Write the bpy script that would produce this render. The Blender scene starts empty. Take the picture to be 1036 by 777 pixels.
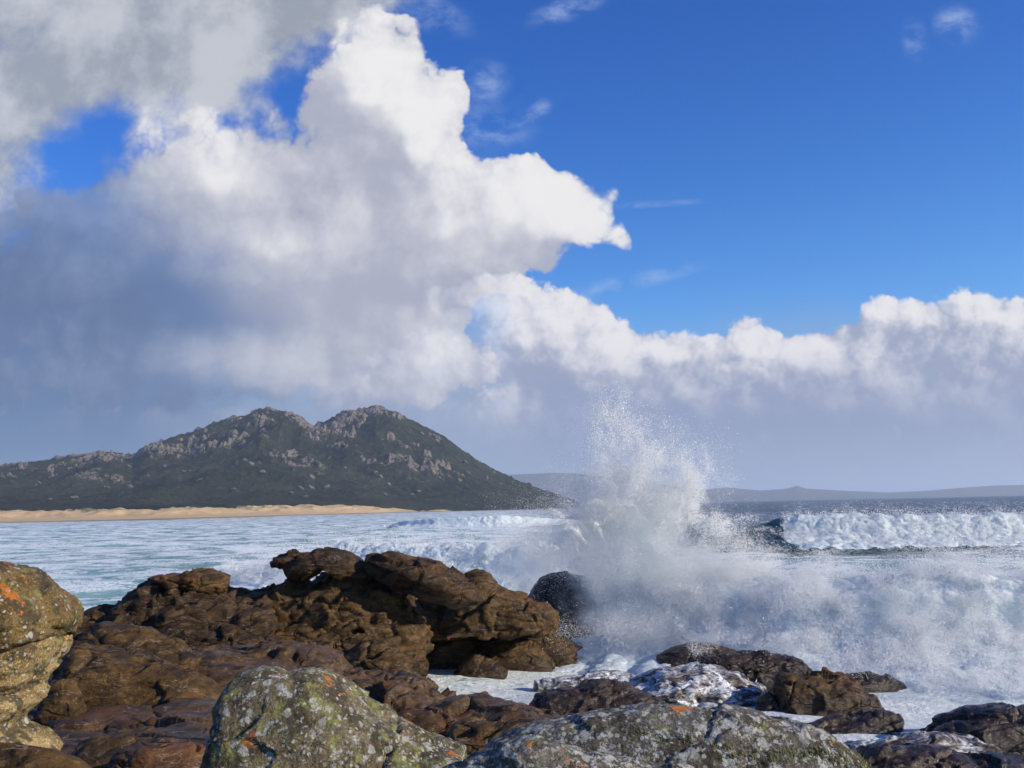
import bpy, bmesh, math, random
import numpy as np
from mathutils import Vector, Matrix

random.seed(7)
C = bpy.context.scene
COL = C.collection
R = math.radians

# ------------------------------------------------------------------ camera
F = 995.0                      # focal length in photo pixels (photo 1036 x 777)
CAM = np.array([0.0, 0.0, 5.0])
PITCH, ROLL = R(7.02), R(1.2)
fw = np.array([0, math.cos(PITCH), math.sin(PITCH)])
r0 = np.array([1.0, 0, 0])
u0 = np.array([0, -math.sin(PITCH), math.cos(PITCH)])
rt = math.cos(ROLL) * r0 - math.sin(ROLL) * u0
up = math.cos(ROLL) * u0 + math.sin(ROLL) * r0
cam_d = bpy.data.cameras.new('camera')
cam = bpy.data.objects.new('camera', cam_d); COL.objects.link(cam)
m = Matrix(((rt[0], up[0], -fw[0], CAM[0]), (rt[1], up[1], -fw[1], CAM[1]), (rt[2], up[2], -fw[2], CAM[2]), (0, 0, 0, 1)))
cam.matrix_world = m
cam_d.sensor_width = 36.0
cam_d.lens = 36.0 * F / 1036.0
cam_d.clip_start = 0.05
cam_d.clip_end = 80000
C.camera = cam

# ------------------------------------------------------------------ sun
SUN_EL, SUN_AZ = R(22), R(111)          # azimuth from +Y (view) towards +X (right)
sdir = Vector((math.sin(SUN_AZ) * math.cos(SUN_EL), math.cos(SUN_AZ) * math.cos(SUN_EL), math.sin(SUN_EL)))
sl = bpy.data.lights.new('sun', 'SUN'); sl.energy = 5.0; sl.angle = R(0.5); sl.color = (1.0, 0.88, 0.73)
so = bpy.data.objects.new('sun', sl); COL.objects.link(so)
so.rotation_euler = sdir.to_track_quat('Z', 'Y').to_euler()
so.location = (60, -20, 60)

# ------------------------------------------------------------------ render settings
C.view_settings.view_transform = 'Standard'
try: C.view_settings.look = 'None'
except Exception: pass
C.view_settings.gamma = 1.0
EXPO = 0.28
C.view_settings.exposure = EXPO
C.view_settings.use_curve_mapping = False
C.render.engine = 'CYCLES'
cy = C.cycles
cy.use_denoising = True
try:
    cy.denoiser = 'OPENIMAGEDENOISE'; cy.denoising_prefilter = 'ACCURATE'
except Exception: pass
cy.use_adaptive_sampling = True; cy.adaptive_threshold = 0.02
cy.max_bounces = 24; cy.diffuse_bounces = 22; cy.glossy_bounces = 3; cy.transmission_bounces = 5
cy.volume_bounces = 16; cy.transparent_max_bounces = 8
cy.sample_clamp_indirect = 6.0
cy.caustics_reflective = False; cy.caustics_refractive = False

# ------------------------------------------------------------------ photo pixel -> direction / point
def pdir(px, py):
    return fw + (px - 518.0) / F * rt - (py - 388.5) / F * up
def W(px, py, Y):
    d = pdir(px, py); return CAM + d * (Y / d[1])
def Zp(px, py, z):
    d = pdir(px, py); return CAM + d * ((z - CAM[2]) / d[2])
def uv(px, py):
    d = pdir(px, py); return d[0] / d[1], d[2] / d[1]

# ------------------------------------------------------------------ node helper
class NT:
    def __init__(s, tree): s.t = tree; s.n = tree.nodes; s.l = tree.links
    def node(s, typ, **kw):
        nd = s.n.new(typ)
        for k, v in kw.items(): setattr(nd, k, v)
        return nd
    def put(s, sock, v):
        if v is None: return
        if hasattr(v, 'is_output') or isinstance(v, bpy.types.NodeSocket): s.l.new(v, sock)
        else: sock.default_value = v
    def math(s, op, a, b=None, c=None, clamp=False):
        nd = s.node('ShaderNodeMath', operation=op); nd.use_clamp = clamp
        s.put(nd.inputs[0], a); s.put(nd.inputs[1], b); s.put(nd.inputs[2], c); return nd.outputs[0]
    def vmath(s, op, a, b=None, scale=None):
        nd = s.node('ShaderNodeVectorMath', operation=op)
        s.put(nd.inputs[0], a); s.put(nd.inputs[1], b)
        if scale is not None: s.put(nd.inputs['Scale'], scale)
        return nd.outputs['Value'] if op in ('LENGTH', 'DOT_PRODUCT', 'DISTANCE') else nd.outputs['Vector']
    def ss(s, v, a, b, lo=0.0, hi=1.0, kind='SMOOTHSTEP'):
        nd = s.node('ShaderNodeMapRange', interpolation_type=kind)
        s.put(nd.inputs['Value'], v); s.put(nd.inputs['From Min'], a); s.put(nd.inputs['From Max'], b)
        s.put(nd.inputs['To Min'], lo); s.put(nd.inputs['To Max'], hi); return nd.outputs['Result']
    def mix(s, f, a, b, blend='MIX'):
        nd = s.node('ShaderNodeMix', data_type='RGBA', blend_type=blend)
        s.put(nd.inputs[0], f)
        s.put(nd.inputs[6], a if not isinstance(a, tuple) else (*a[:3], 1)); s.put(nd.inputs[7], b if not isinstance(b, tuple) else (*b[:3], 1))
        return nd.outputs[2]
    def noise(s, vec, scale, detail=4, rough=0.55, dist=0.0, out='Fac', lac=2.0):
        nd = s.node('ShaderNodeTexNoise'); s.put(nd.inputs['Vector'], vec)
        nd.inputs['Scale'].default_value = scale; nd.inputs['Detail'].default_value = detail
        nd.inputs['Roughness'].default_value = rough; nd.inputs['Distortion'].default_value = dist
        nd.inputs['Lacunarity'].default_value = lac
        return nd.outputs[out]
    def vor(s, vec, scale, feature='F1', smooth=0.5, out='Distance', rnd=1.0):
        nd = s.node('ShaderNodeTexVoronoi', feature=feature); s.put(nd.inputs['Vector'], vec)
        nd.inputs['Scale'].default_value = scale; nd.inputs['Randomness'].default_value = rnd
        if feature == 'SMOOTH_F1': nd.inputs['Smoothness'].default_value = smooth
        return nd.outputs[out]
    def mapping(s, vec, loc=(0,0,0), rot=(0,0,0), scale=(1,1,1), typ='POINT'):
        nd = s.node('ShaderNodeMapping', vector_type=typ); s.put(nd.inputs['Vector'], vec)
        nd.inputs['Location'].default_value = loc; nd.inputs['Rotation'].default_value = rot; nd.inputs['Scale'].default_value = scale
        return nd.outputs[0]
    def comb(s, x, y, z=0.0):
        nd = s.node('ShaderNodeCombineXYZ'); s.put(nd.inputs[0], x); s.put(nd.inputs[1], y); s.put(nd.inputs[2], z); return nd.outputs[0]
    def sep(s, v):
        nd = s.node('ShaderNodeSeparateXYZ'); s.put(nd.inputs[0], v); return nd.outputs
    def bump(s, h, strength, dist, normal=None):
        nd = s.node('ShaderNodeBump'); nd.inputs['Strength'].default_value = strength; nd.inputs['Distance'].default_value = dist
        s.put(nd.inputs['Height'], h)
        if normal is not None: s.l.new(normal, nd.inputs['Normal'])
        return nd.outputs[0]

# ------------------------------------------------------------------ world: Nishita sky with clouds placed by direction
world = bpy.data.worlds.new('World'); C.world = world; world.use_nodes = True
wt = world.node_tree; wt.nodes.clear(); w = NT(wt)
SKY_STR = 0.1
def cl(r, g, b):               # sky colours given as the linear light they should have in the picture
    k_ = SKY_STR * 2 ** EXPO
    return (r / k_, g / k_, b / k_)
def s2l(*c):
    return tuple(((v / 255) / 12.92 if v / 255 < 0.04045 else ((v / 255 + 0.055) / 1.055) ** 2.4) for v in c)
def skyc(r, g, b): return cl(*s2l(r, g, b))

def uvk(px, py):               # cloud plane units: 1 unit is about 100 photo pixels
    a, b = uv(px, py); return a * 9.95, b * 9.95

def blob_group(name, blobs):
    """Node group: summed soft ellipses in the cloud plane. blob: px, py, rx, ry, rot_deg, weight."""
    g = bpy.data.node_groups.new(name, 'ShaderNodeTree')
    g.interface.new_socket('P', in_out='INPUT', socket_type='NodeSocketVector')
    g.interface.new_socket('D', in_out='OUTPUT', socket_type='NodeSocketFloat')
    k = NT(g); gi = g.nodes.new('NodeGroupInput'); go = g.nodes.new('NodeGroupOutput')
    acc = None
    sx, sy, sz = k.sep(gi.outputs[0])
    for (px, py, rx, ry, rot, wgt) in blobs:
        a, b = uvk(px, py)
        # the running sum rides along in z (scaled away) so that the nodes are evaluated one after the other
        v = k.mapping(k.comb(sx, sy, acc), (a, b, 0), (0, 0, R(rot)), (rx / 100, ry / 100, 1e7), 'TEXTURE')
        d = k.vmath('LENGTH', v)
        f = k.ss(d, 1.35, 0.25, 0.0, wgt)
        acc = f if acc is None else k.math('ADD', acc, f)
    k.l.new(acc, go.inputs[0])
    return g

def use_group(k, g, p):
    nd = k.node('ShaderNodeGroup'); nd.node_tree = g; k.put(nd.inputs[0], p); return nd.outputs[0]

CUM = [  # the towering cumulus and its shelves
    (385, 52, 50, 45, 0, 1.0), (350, 80, 48, 42, 0, .9), (425, 105, 48, 65, 25, 1.0), (370, 130, 80, 70, 0, .9), (458, 170, 40, 55, 20, .8),
    (330, 205, 140, 80, 0, .9), (190, 150, 75, 45, -30, .7), (120, 195, 90, 36, 10, .6), (255, 150, 60, 55, 0, .6), (190, 250, 150, 85, 0, .75), (90, 250, 130, 80, 0, .6), (455, 235, 100, 55, 0, .9),
    (545, 210, 58, 48, 0, .85), (530, 175, 34, 30, 0, .5), (565, 200, 36, 28, 0, .55), (590, 222, 40, 28, 0, .65), (612, 222, 22, 22, 0, .5), (626, 238, 14, 14, 0, .5), (545, 165, 18, 16, 0, .4), (500, 258, 66, 26, 0, .5), (470, 285, 60, 26, 0, .4), (560, 258, 40, 18, 0, .3), (500, 190, 40, 40, 0, .35), (490, 245, 80, 50, 0, .5), (300, 300, 150, 75, 0, .8),
    (360, 365, 140, 65, 0, .9), (180, 385, 140, 40, 0, .6), (425, 305, 55, 55, 0, .7), (40, 330, 220, 120, 0, .75), (470, 370, 60, 60, 0, .5),
]
LOW = [  # the lower bank of cumulus running to the right
    (535, 322, 66, 52, 0, 1.0), (590, 345, 60, 48, 0, .9), (475, 335, 75, 60, 0, .9), (440, 390, 90, 60, 0, .7), (500, 400, 150, 60, 0, .8), (650, 380, 80, 48, 0, .9),
    (690, 352, 30, 24, 0, .55), (745, 342, 46, 30, 0, .85), (790, 385, 120, 45, 0, .9), (850, 352, 80, 26, 8, .7), (905, 315, 44, 24, 0, .75),
    (980, 322, 58, 38, 0, 1.0), (1060, 335, 70, 44, 0, .8), (950, 385, 160, 48, 0, .9), (700, 450, 420, 60, 0, .8), (150, 445, 420, 55, 0, .6),
    (1350, 390, 260, 90, 0, .9), (-350, 400, 300, 130, 0, .8),
]
VEIL = [  # the grey sheet at the upper left
    (40, 30, 260, 110, 8, 1.0), (220, 40, 170, 80, 12, .9), (-10, 140, 120, 70, 30, .8), (340, 0, 130, 36, 10, .6), (-330, 60, 280, 200, 0, 1.0), (255, 112, 60, 22, -20, .35),
    (-20, 215, 70, 60, 60, .4),
]
WISP = [
    (575, 8, 45, 14, 20, .6), (490, 85, 24, 28, -50, .5), (545, 112, 10, 16, -50, .5), (968, 25, 24, 22, 0, .6), (925, 40, 14, 24, 0, .35), (640, 285, 75, 9, 12, .5), (650, 207, 80, 4, 2, .35),
    (440, 15, 45, 20, -20, .4), (495, 130, 45, 25, 0, .5),
]
gC, gL, gV, gW = [blob_group(n, b) for n, b in (('cumulus', CUM), ('low_bank', LOW), ('veil', VEIL), ('wisps', WISP))]

def n2d(k, vec, scale, detail, rough=0.55, dist=0.0, out='Fac'):
    nd = k.node('ShaderNodeTexNoise', noise_dimensions='2D'); k.put(nd.inputs['Vector'], vec)
    nd.inputs['Scale'].default_value = scale; nd.inputs['Detail'].default_value = detail
    nd.inputs['Roughness'].default_value = rough; nd.inputs['Distortion'].default_value = dist
    return nd.outputs[out]
def v2d(k, vec, scale):
    nd = k.node('ShaderNodeTexVoronoi', feature='F1', voronoi_dimensions='2D'); k.put(nd.inputs['Vector'], vec)
    nd.inputs['Scale'].default_value = scale; return nd.outputs['Distance']

def detail_group():
    """cauliflower billows"""
    g = bpy.data.node_groups.new('billows', 'ShaderNodeTree')
    g.interface.new_socket('P', in_out='INPUT', socket_type='NodeSocketVector')
    g.interface.new_socket('D', in_out='OUTPUT', socket_type='NodeSocketFloat')
    k = NT(g); gi = g.nodes.new('NodeGroupInput'); go = g.nodes.new('NodeGroupOutput')
    p = gi.outputs[0]
    wv = n2d(k, p, 3.2, 3, 0.6, out='Color')
    p = k.vmath('ADD', p, k.vmath('SCALE', k.vmath('SUBTRACT', wv, (0.5, 0.5, 0.5)), scale=0.22))
    b1 = k.math('SUBTRACT', 0.45, v2d(k, p, 2.3))
    b2 = k.math('SUBTRACT', 0.42, v2d(k, p, 5.6))
    b3 = k.math('SUBTRACT', 0.42, v2d(k, p, 13.0))
    n1 = k.math('SUBTRACT', n2d(k, p, 1.3, 7, 0.56), 0.5)
    s = k.math('MULTIPLY_ADD', b1, 0.60, k.math('MULTIPLY_ADD', b2, 0.32, k.math('MULTIPLY_ADD', b3, 0.20, k.math('MULTIPLY', n1, 1.1))))
    k.l.new(s, go.inputs[0]); return g
gD = detail_group()

tc = w.node('ShaderNodeTexCoord')
dx, dy_, dz = w.sep(tc.outputs['Generated'])
ay = w.math('MAXIMUM', dy_, 0.05)
U = w.math('MULTIPLY', w.math('DIVIDE', dx, ay), 9.95)
V = w.math('MULTIPLY', w.math('DIVIDE', dz, ay), 9.95)
P = w.comb(U, V, 0.0)

sky = w.node('ShaderNodeTexSky', sky_type='NISHITA')
sky.sun_disc = False; sky.sun_elevation = SUN_EL; sky.sun_rotation = SUN_AZ
sky.altitude = 0; sky.air_density = 1.0; sky.dust_density = 0.2; sky.ozone_density = 3.0
hs = w.node('ShaderNodeHueSaturation'); hs.inputs['Saturation'].default_value = 1.38; hs.inputs['Value'].default_value = 1.0; hs.inputs['Hue'].default_value = 0.512
w.l.new(sky.outputs[0], hs.inputs['Color'])
clear = w.mix(1.0, hs.outputs[0], (0.72, 1.0, 1.36), 'MULTIPLY')
clear = w.mix(w.ss(w.math('MULTIPLY_ADD', U, 0.25, w.math('MULTIPLY', V, -1.0)), -5.0, -0.5), clear, w.mix(1.0, clear, (1.35, 1.30, 1.10), 'MULTIPLY'))
col = clear

nh = n2d(w, P, 0.5, 4, 0.5)
nhc = w.math('SUBTRACT', nh, 0.5)
# blue-grey rain haze low over the horizon, bluer on the left
hz = w.ss(w.math('MULTIPLY_ADD', nhc, 1.0, V), 2.1, 1.0)
left = w.ss(w.math('MULTIPLY_ADD', nhc, 1.5, U), -1.6, -4.4)
hcol = w.mix(left, skyc(150, 160, 186), skyc(84, 105, 145))
lefth = w.math('MULTIPLY', left, w.ss(w.math('MULTIPLY_ADD', nhc, 1.2, V), 3.6, 2.2))
col = w.mix(w.math('MAXIMUM', w.math('MULTIPLY', hz, 0.92), w.math('MULTIPLY', lefth, 0.9)), col, hcol)
# wisps
fw_ = use_group(w, gW, P)
wn = n2d(w, w.mapping(P, rot=(0, 0, R(-20)), scale=(1, 1.6, 1)), 2.4, 8, 0.64, 0.15)
col = w.mix(w.math('MULTIPLY', w.math('MULTIPLY', fw_, w.ss(wn, 0.34, 0.76)), 0.9), col, skyc(180, 200, 236))
# veil
fv = use_group(w, gV, P)
vn = n2d(w, P, 0.75, 8, 0.6, 0.05)
va = w.math('MULTIPLY', w.ss(w.math('MULTIPLY_ADD', w.math('SUBTRACT', vn, 0.5), 2.4, fv), 0.10, 0.95), w.ss(fv, 0.0, 0.25))
vcol = w.mix(w.ss(vn, 0.36, 0.62), skyc(158, 164, 173), skyc(202, 204, 209))
col = w.mix(w.math('MULTIPLY', va, 0.94), col, vcol)

# detail shared by both cloud layers, here and a little way towards the sun
dP = use_group(w, gD, P)
LX, LY = 0.83, 0.56
dS = use_group(w, gD, w.vmath('ADD', P, (LX * 0.16, LY * 0.16, 0)))
dsm = w.math('SUBTRACT', dP, dS)
broad = w.math('SUBTRACT', n2d(w, w.vmath('ADD', P, (7.3, 2.1, 0)), 0.85, 3, 0.5), 0.5)
# big cumulus: crisp towards the sun, dissolving on the shaded left
cw_ = w.vmath('SCALE', w.vmath('SUBTRACT', n2d(w, P, 1.5, 2, 0.5, out='Color'), (0.5, 0.5, 0.5)), scale=0.6)
Pw = w.vmath('ADD', P, cw_)
fc = use_group(w, gC, Pw)
lcl = w.math('SUBTRACT', fc, use_group(w, gC, w.vmath('ADD', Pw, (LX * 0.65, LY * 0.65, 0))))
fcd = w.math('ADD', w.math('MINIMUM', fc, 1.15), w.math('MULTIPLY', dP, w.ss(fc, 0.02, 0.4)))
soft = w.math('ADD', w.ss(U, -0.4, -3.6, 0.14, 0.44), w.math('MULTIPLY', w.ss(U, 0.1, 0.9), 0.16))
ca = w.ss(fcd, w.math('SUBTRACT', 0.50, soft), w.math('ADD', 0.50, soft))
under = w.ss(w.math('MULTIPLY_ADD', nhc, 1.6, w.math('SUBTRACT', w.math('MULTIPLY', U, -1.0), w.math('MULTIPLY', V, 0.85))), 0.2, 2.0)
pale = use_group(w, blob_group('sunlit_shelf', [(300, 370, 150, 35, -6, .8), (430, 385, 60, 40, 0, .6), (320, 235, 70, 55, 0, .5)]), P)
under = w.math('MULTIPLY', under, w.math('SUBTRACT', 1.0, pale), clamp=True)
dim = use_group(w, blob_group('dim_band', [(220, 312, 130, 30, -8, .9), (330, 285, 60, 40, 0, .3), (395, 175, 40, 60, 20, .35), (150, 250, 60, 60, 0, .4)]), P)
lc = w.math('MULTIPLY_ADD', dsm, w.ss(fc, 1.3, 0.5, 0.5, 1.05), w.math('MULTIPLY_ADD', lcl, 0.70, w.math('MULTIPLY', dP, 0.35)))
lcs = w.ss(w.math('ADD', lc, w.math('MULTIPLY_ADD', pale, 0.35, w.math('MULTIPLY_ADD', dim, -0.75, w.math('MULTIPLY', broad, 1.6)))), -0.75, 1.15)
cshade = w.mix(under, skyc(172, 175, 192), skyc(92, 111, 148))
crim = w.ss(lcl, 0.1, 0.75)
clit = w.mix(under, w.mix(crim, skyc(220, 219, 224), skyc(242, 240, 240)), skyc(128, 145, 178))
col = w.mix(w.math('MULTIPLY', ca, w.math('SUBTRACT', 1.0, w.math('MULTIPLY', under, 0.15))), col, w.mix(lcs, cshade, clit))
# low bank
fl = use_group(w, gL, P)
lll = w.math('SUBTRACT', fl, use_group(w, gL, w.vmath('ADD', P, (LX * 0.35, LY * 0.45, 0))))
fld = w.math('ADD', w.math('MINIMUM', fl, 1.1), w.math('MULTIPLY', dP, w.ss(fl, 0.02, 0.4)))
la = w.math('MULTIPLY', w.ss(fld, 0.36, 0.66), w.ss(V, 0.0, 1.3, 0.15, 1.0))
la = w.math('MULTIPLY', la, w.ss(U, -0.7, 0.2, 0.35, 1.0))
lls = w.ss(w.math('MULTIPLY_ADD', dsm, 0.95, w.math('MULTIPLY_ADD', lll, 0.75, w.math('MULTIPLY', dP, 0.2))), -0.4, 0.95)
base_ = w.ss(w.math('MULTIPLY_ADD', nhc, 1.1, V), 1.7, 0.5)
lleft = w.ss(U, -0.2, -3.5)
lshade = w.mix(base_, skyc(158, 166, 192), w.mix(lleft, skyc(138, 149, 182), skyc(84, 112, 160)))
llit = w.mix(base_, skyc(240, 237, 239), w.mix(lleft, skyc(160, 168, 194), skyc(100, 126, 170)))
col = w.mix(la, col, w.mix(lls, lshade, llit))
bg = w.node('ShaderNodeBackground'); bg.inputs['Strength'].default_value = SKY_STR
w.l.new(col, bg.inputs['Color'])
# the rest of the sky dome: broken soft cloud over the same clear sky
oth = w.noise(w.mapping(tc.outputs['Generated'], scale=(1, 1, 2.2)), 2.0, 5, 0.55)
ocol = w.mix(w.math('MULTIPLY', w.ss(oth, 0.50, 0.64), 0.7), clear, skyc(150, 158, 176))
bg2 = w.node('ShaderNodeBackground'); bg2.inputs['Strength'].default_value = SKY_STR
w.l.new(ocol, bg2.inputs['Color'])
front = w.math('MULTIPLY', w.math('MULTIPLY', w.ss(w.math('ABSOLUTE', U), 10.5, 8.0), w.ss(V, 8.0, 6.2)), w.math('MULTIPLY', w.ss(V, -0.4, -0.1), w.math('GREATER_THAN', dy_, 0.1)))
wms = w.node('ShaderNodeMixShader'); w.l.new(front, wms.inputs[0]); w.l.new(bg2.outputs[0], wms.inputs[1]); w.l.new(bg.outputs[0], wms.inputs[2])
wo = w.node('ShaderNodeOutputWorld'); w.l.new(wms.outputs[0], wo.inputs['Surface'])
world.cycles.sampling_method = 'MANUAL'; world.cycles.sample_map_resolution = 512

# ------------------------------------------------------------------ numpy noise
_rng = np.random.RandomState(11)
_perm = np.concatenate([_rng.permutation(256)] * 3)
_g = _rng.normal(size=(256, 3)); _g /= np.linalg.norm(_g, axis=1)[:, None]
def pnoise(p):
    p = np.asarray(p, dtype=np.float64)
    i = np.floor(p).astype(np.int64); f = p - i; i &= 255
    t = f * f * f * (f * (f * 6 - 15) + 10)
    out = 0
    for a in (0, 1):
        wa = t[:, 0] if a else 1 - t[:, 0]
        pa = _perm[i[:, 0] + a]
        for b in (0, 1):
            wb = t[:, 1] if b else 1 - t[:, 1]
            pb = _perm[pa + i[:, 1] + b]
            for c in (0, 1):
                wc = t[:, 2] if c else 1 - t[:, 2]
                g = _g[_perm[pb + i[:, 2] + c]]
                out = out + wa * wb * wc * (g[:, 0] * (f[:, 0] - a) + g[:, 1] * (f[:, 1] - b) + g[:, 2] * (f[:, 2] - c))
    return out * 1.5
def fbm(p, oct=5, gain=0.5, lac=2.03):
    s = 0; a = 1.0; q = np.asarray(p, dtype=np.float64)
    for k in range(oct):
        s = s + a * pnoise(q + 17.3 * k); a *= gain; q = q * lac
    return s
def ridged(p, oct=4, gain=0.5, lac=2.03):
    s = 0; a = 1.0; q = np.asarray(p, dtype=np.float64)
    for k in range(oct):
        s = s + a * (1 - np.abs(pnoise(q + 31.7 * k)) * 2.2); a *= gain; q = q * lac
    return s
def billow(p, oct=4, gain=0.5, lac=2.1):
    s = 0; a = 1.0; q = np.asarray(p, dtype=np.float64)
    for k in range(oct):
        s = s + a * (np.abs(pnoise(q + 11.1 * k)) * 2.2 - 0.5); a *= gain; q = q * lac
    return s
_cj = _rng.rand(256, 3)
def worley(p, want_vec=False):
    """distance to the nearest and second nearest feature point, and the id of the nearest"""
    p = np.asarray(p, dtype=np.float64)
    i = np.floor(p).astype(np.int64); f = p - i
    d1 = np.full(len(p), 9.0); d2 = np.full(len(p), 9.0); cid = np.zeros(len(p), dtype=np.int64); vec = np.zeros((len(p), 3)) if want_vec else None
    for a in (-1, 0, 1):
        for b in (-1, 0, 1):
            for c in (-1, 0, 1):
                h = _perm[_perm[_perm[(i[:, 0] + a) & 255] + ((i[:, 1] + b) & 255)] + ((i[:, 2] + c) & 255)]
                q = _cj[h] + np.array([a, b, c]) - f
                d = np.einsum('ij,ij->i', q, q)
                m1 = d < d1
                d2 = np.where(m1, d1, np.minimum(d2, d)); cid = np.where(m1, h, cid); d1 = np.where(m1, d, d1)
                if want_vec: vec[m1] = -q[m1]
    if want_vec: return np.sqrt(d1), np.sqrt(d2), cid, vec
    return np.sqrt(d1), np.sqrt(d2), cid
def sstep(x, a, b):
    t = np.clip((x - a) / (b - a), 0, 1); return t * t * (3 - 2 * t)

# ------------------------------------------------------------------ mesh helpers
def mesh_np(name, v, faces, smooth=True):
    """faces: (n,3) or (n,4) int array"""
    me = bpy.data.meshes.new(name)
    v = np.asarray(v, dtype=np.float32); faces = np.asarray(faces, dtype=np.int32)
    n, k = faces.shape
    me.vertices.add(len(v)); me.vertices.foreach_set('co', v.ravel())
    me.loops.add(n * k); me.loops.foreach_set('vertex_index', faces.ravel())
    me.polygons.add(n)
    me.polygons.foreach_set('loop_start', np.arange(0, n * k, k, dtype=np.int32))
    me.polygons.foreach_set('loop_total', np.full(n, k, dtype=np.int32))
    if smooth: me.polygons.foreach_set('use_smooth', np.ones(n, dtype=bool))
    me.update(calc_edges=True); me.validate()
    return me
def attr(me, name, vals):
    a = me.attributes.new(name, 'FLOAT', 'POINT'); a.data.foreach_set('value', np.asarray(vals, dtype=np.float32))
def grid_faces(nr, nc):
    i = np.arange((nr - 1) * nc).reshape(nr - 1, nc)[:, :-1].ravel()
    return np.stack([i, i + 1, i + nc + 1, i + nc], axis=1)
def link(name, me, mat, parent=None, loc=None):
    o = bpy.data.objects.new(name, me); COL.objects.link(o)
    if mat is not None: me.materials.append(mat)
    if parent is not None: o.parent = parent
    if loc is not None: o.location = loc
    return o
def tag(o, label=None, cat=None, group=None, kind=None):
    if label: o['label'] = label
    if cat: o['category'] = cat
    if group: o['group'] = group
    if kind: o['kind'] = kind
    return o

# ------------------------------------------------------------------ materials
def new_mat(name):
    mt = bpy.data.materials.new(name); mt.use_nodes = True
    t = mt.node_tree; t.nodes.clear(); k = NT(t)
    out = k.node('ShaderNodeOutputMaterial')
    return mt, k, out
def principled(k, color, rough=0.7, normal=None, spec=0.5, **kw):
    b = k.node('ShaderNodeBsdfPrincipled')
    k.put(b.inputs['Base Color'], color if not isinstance(color, tuple) else (*color[:3], 1))
    k.put(b.inputs['Roughness'], rough); b.inputs['Specular IOR Level'].default_value = spec
    if normal is not None: k.l.new(normal, b.inputs['Normal'])
    return b

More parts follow.
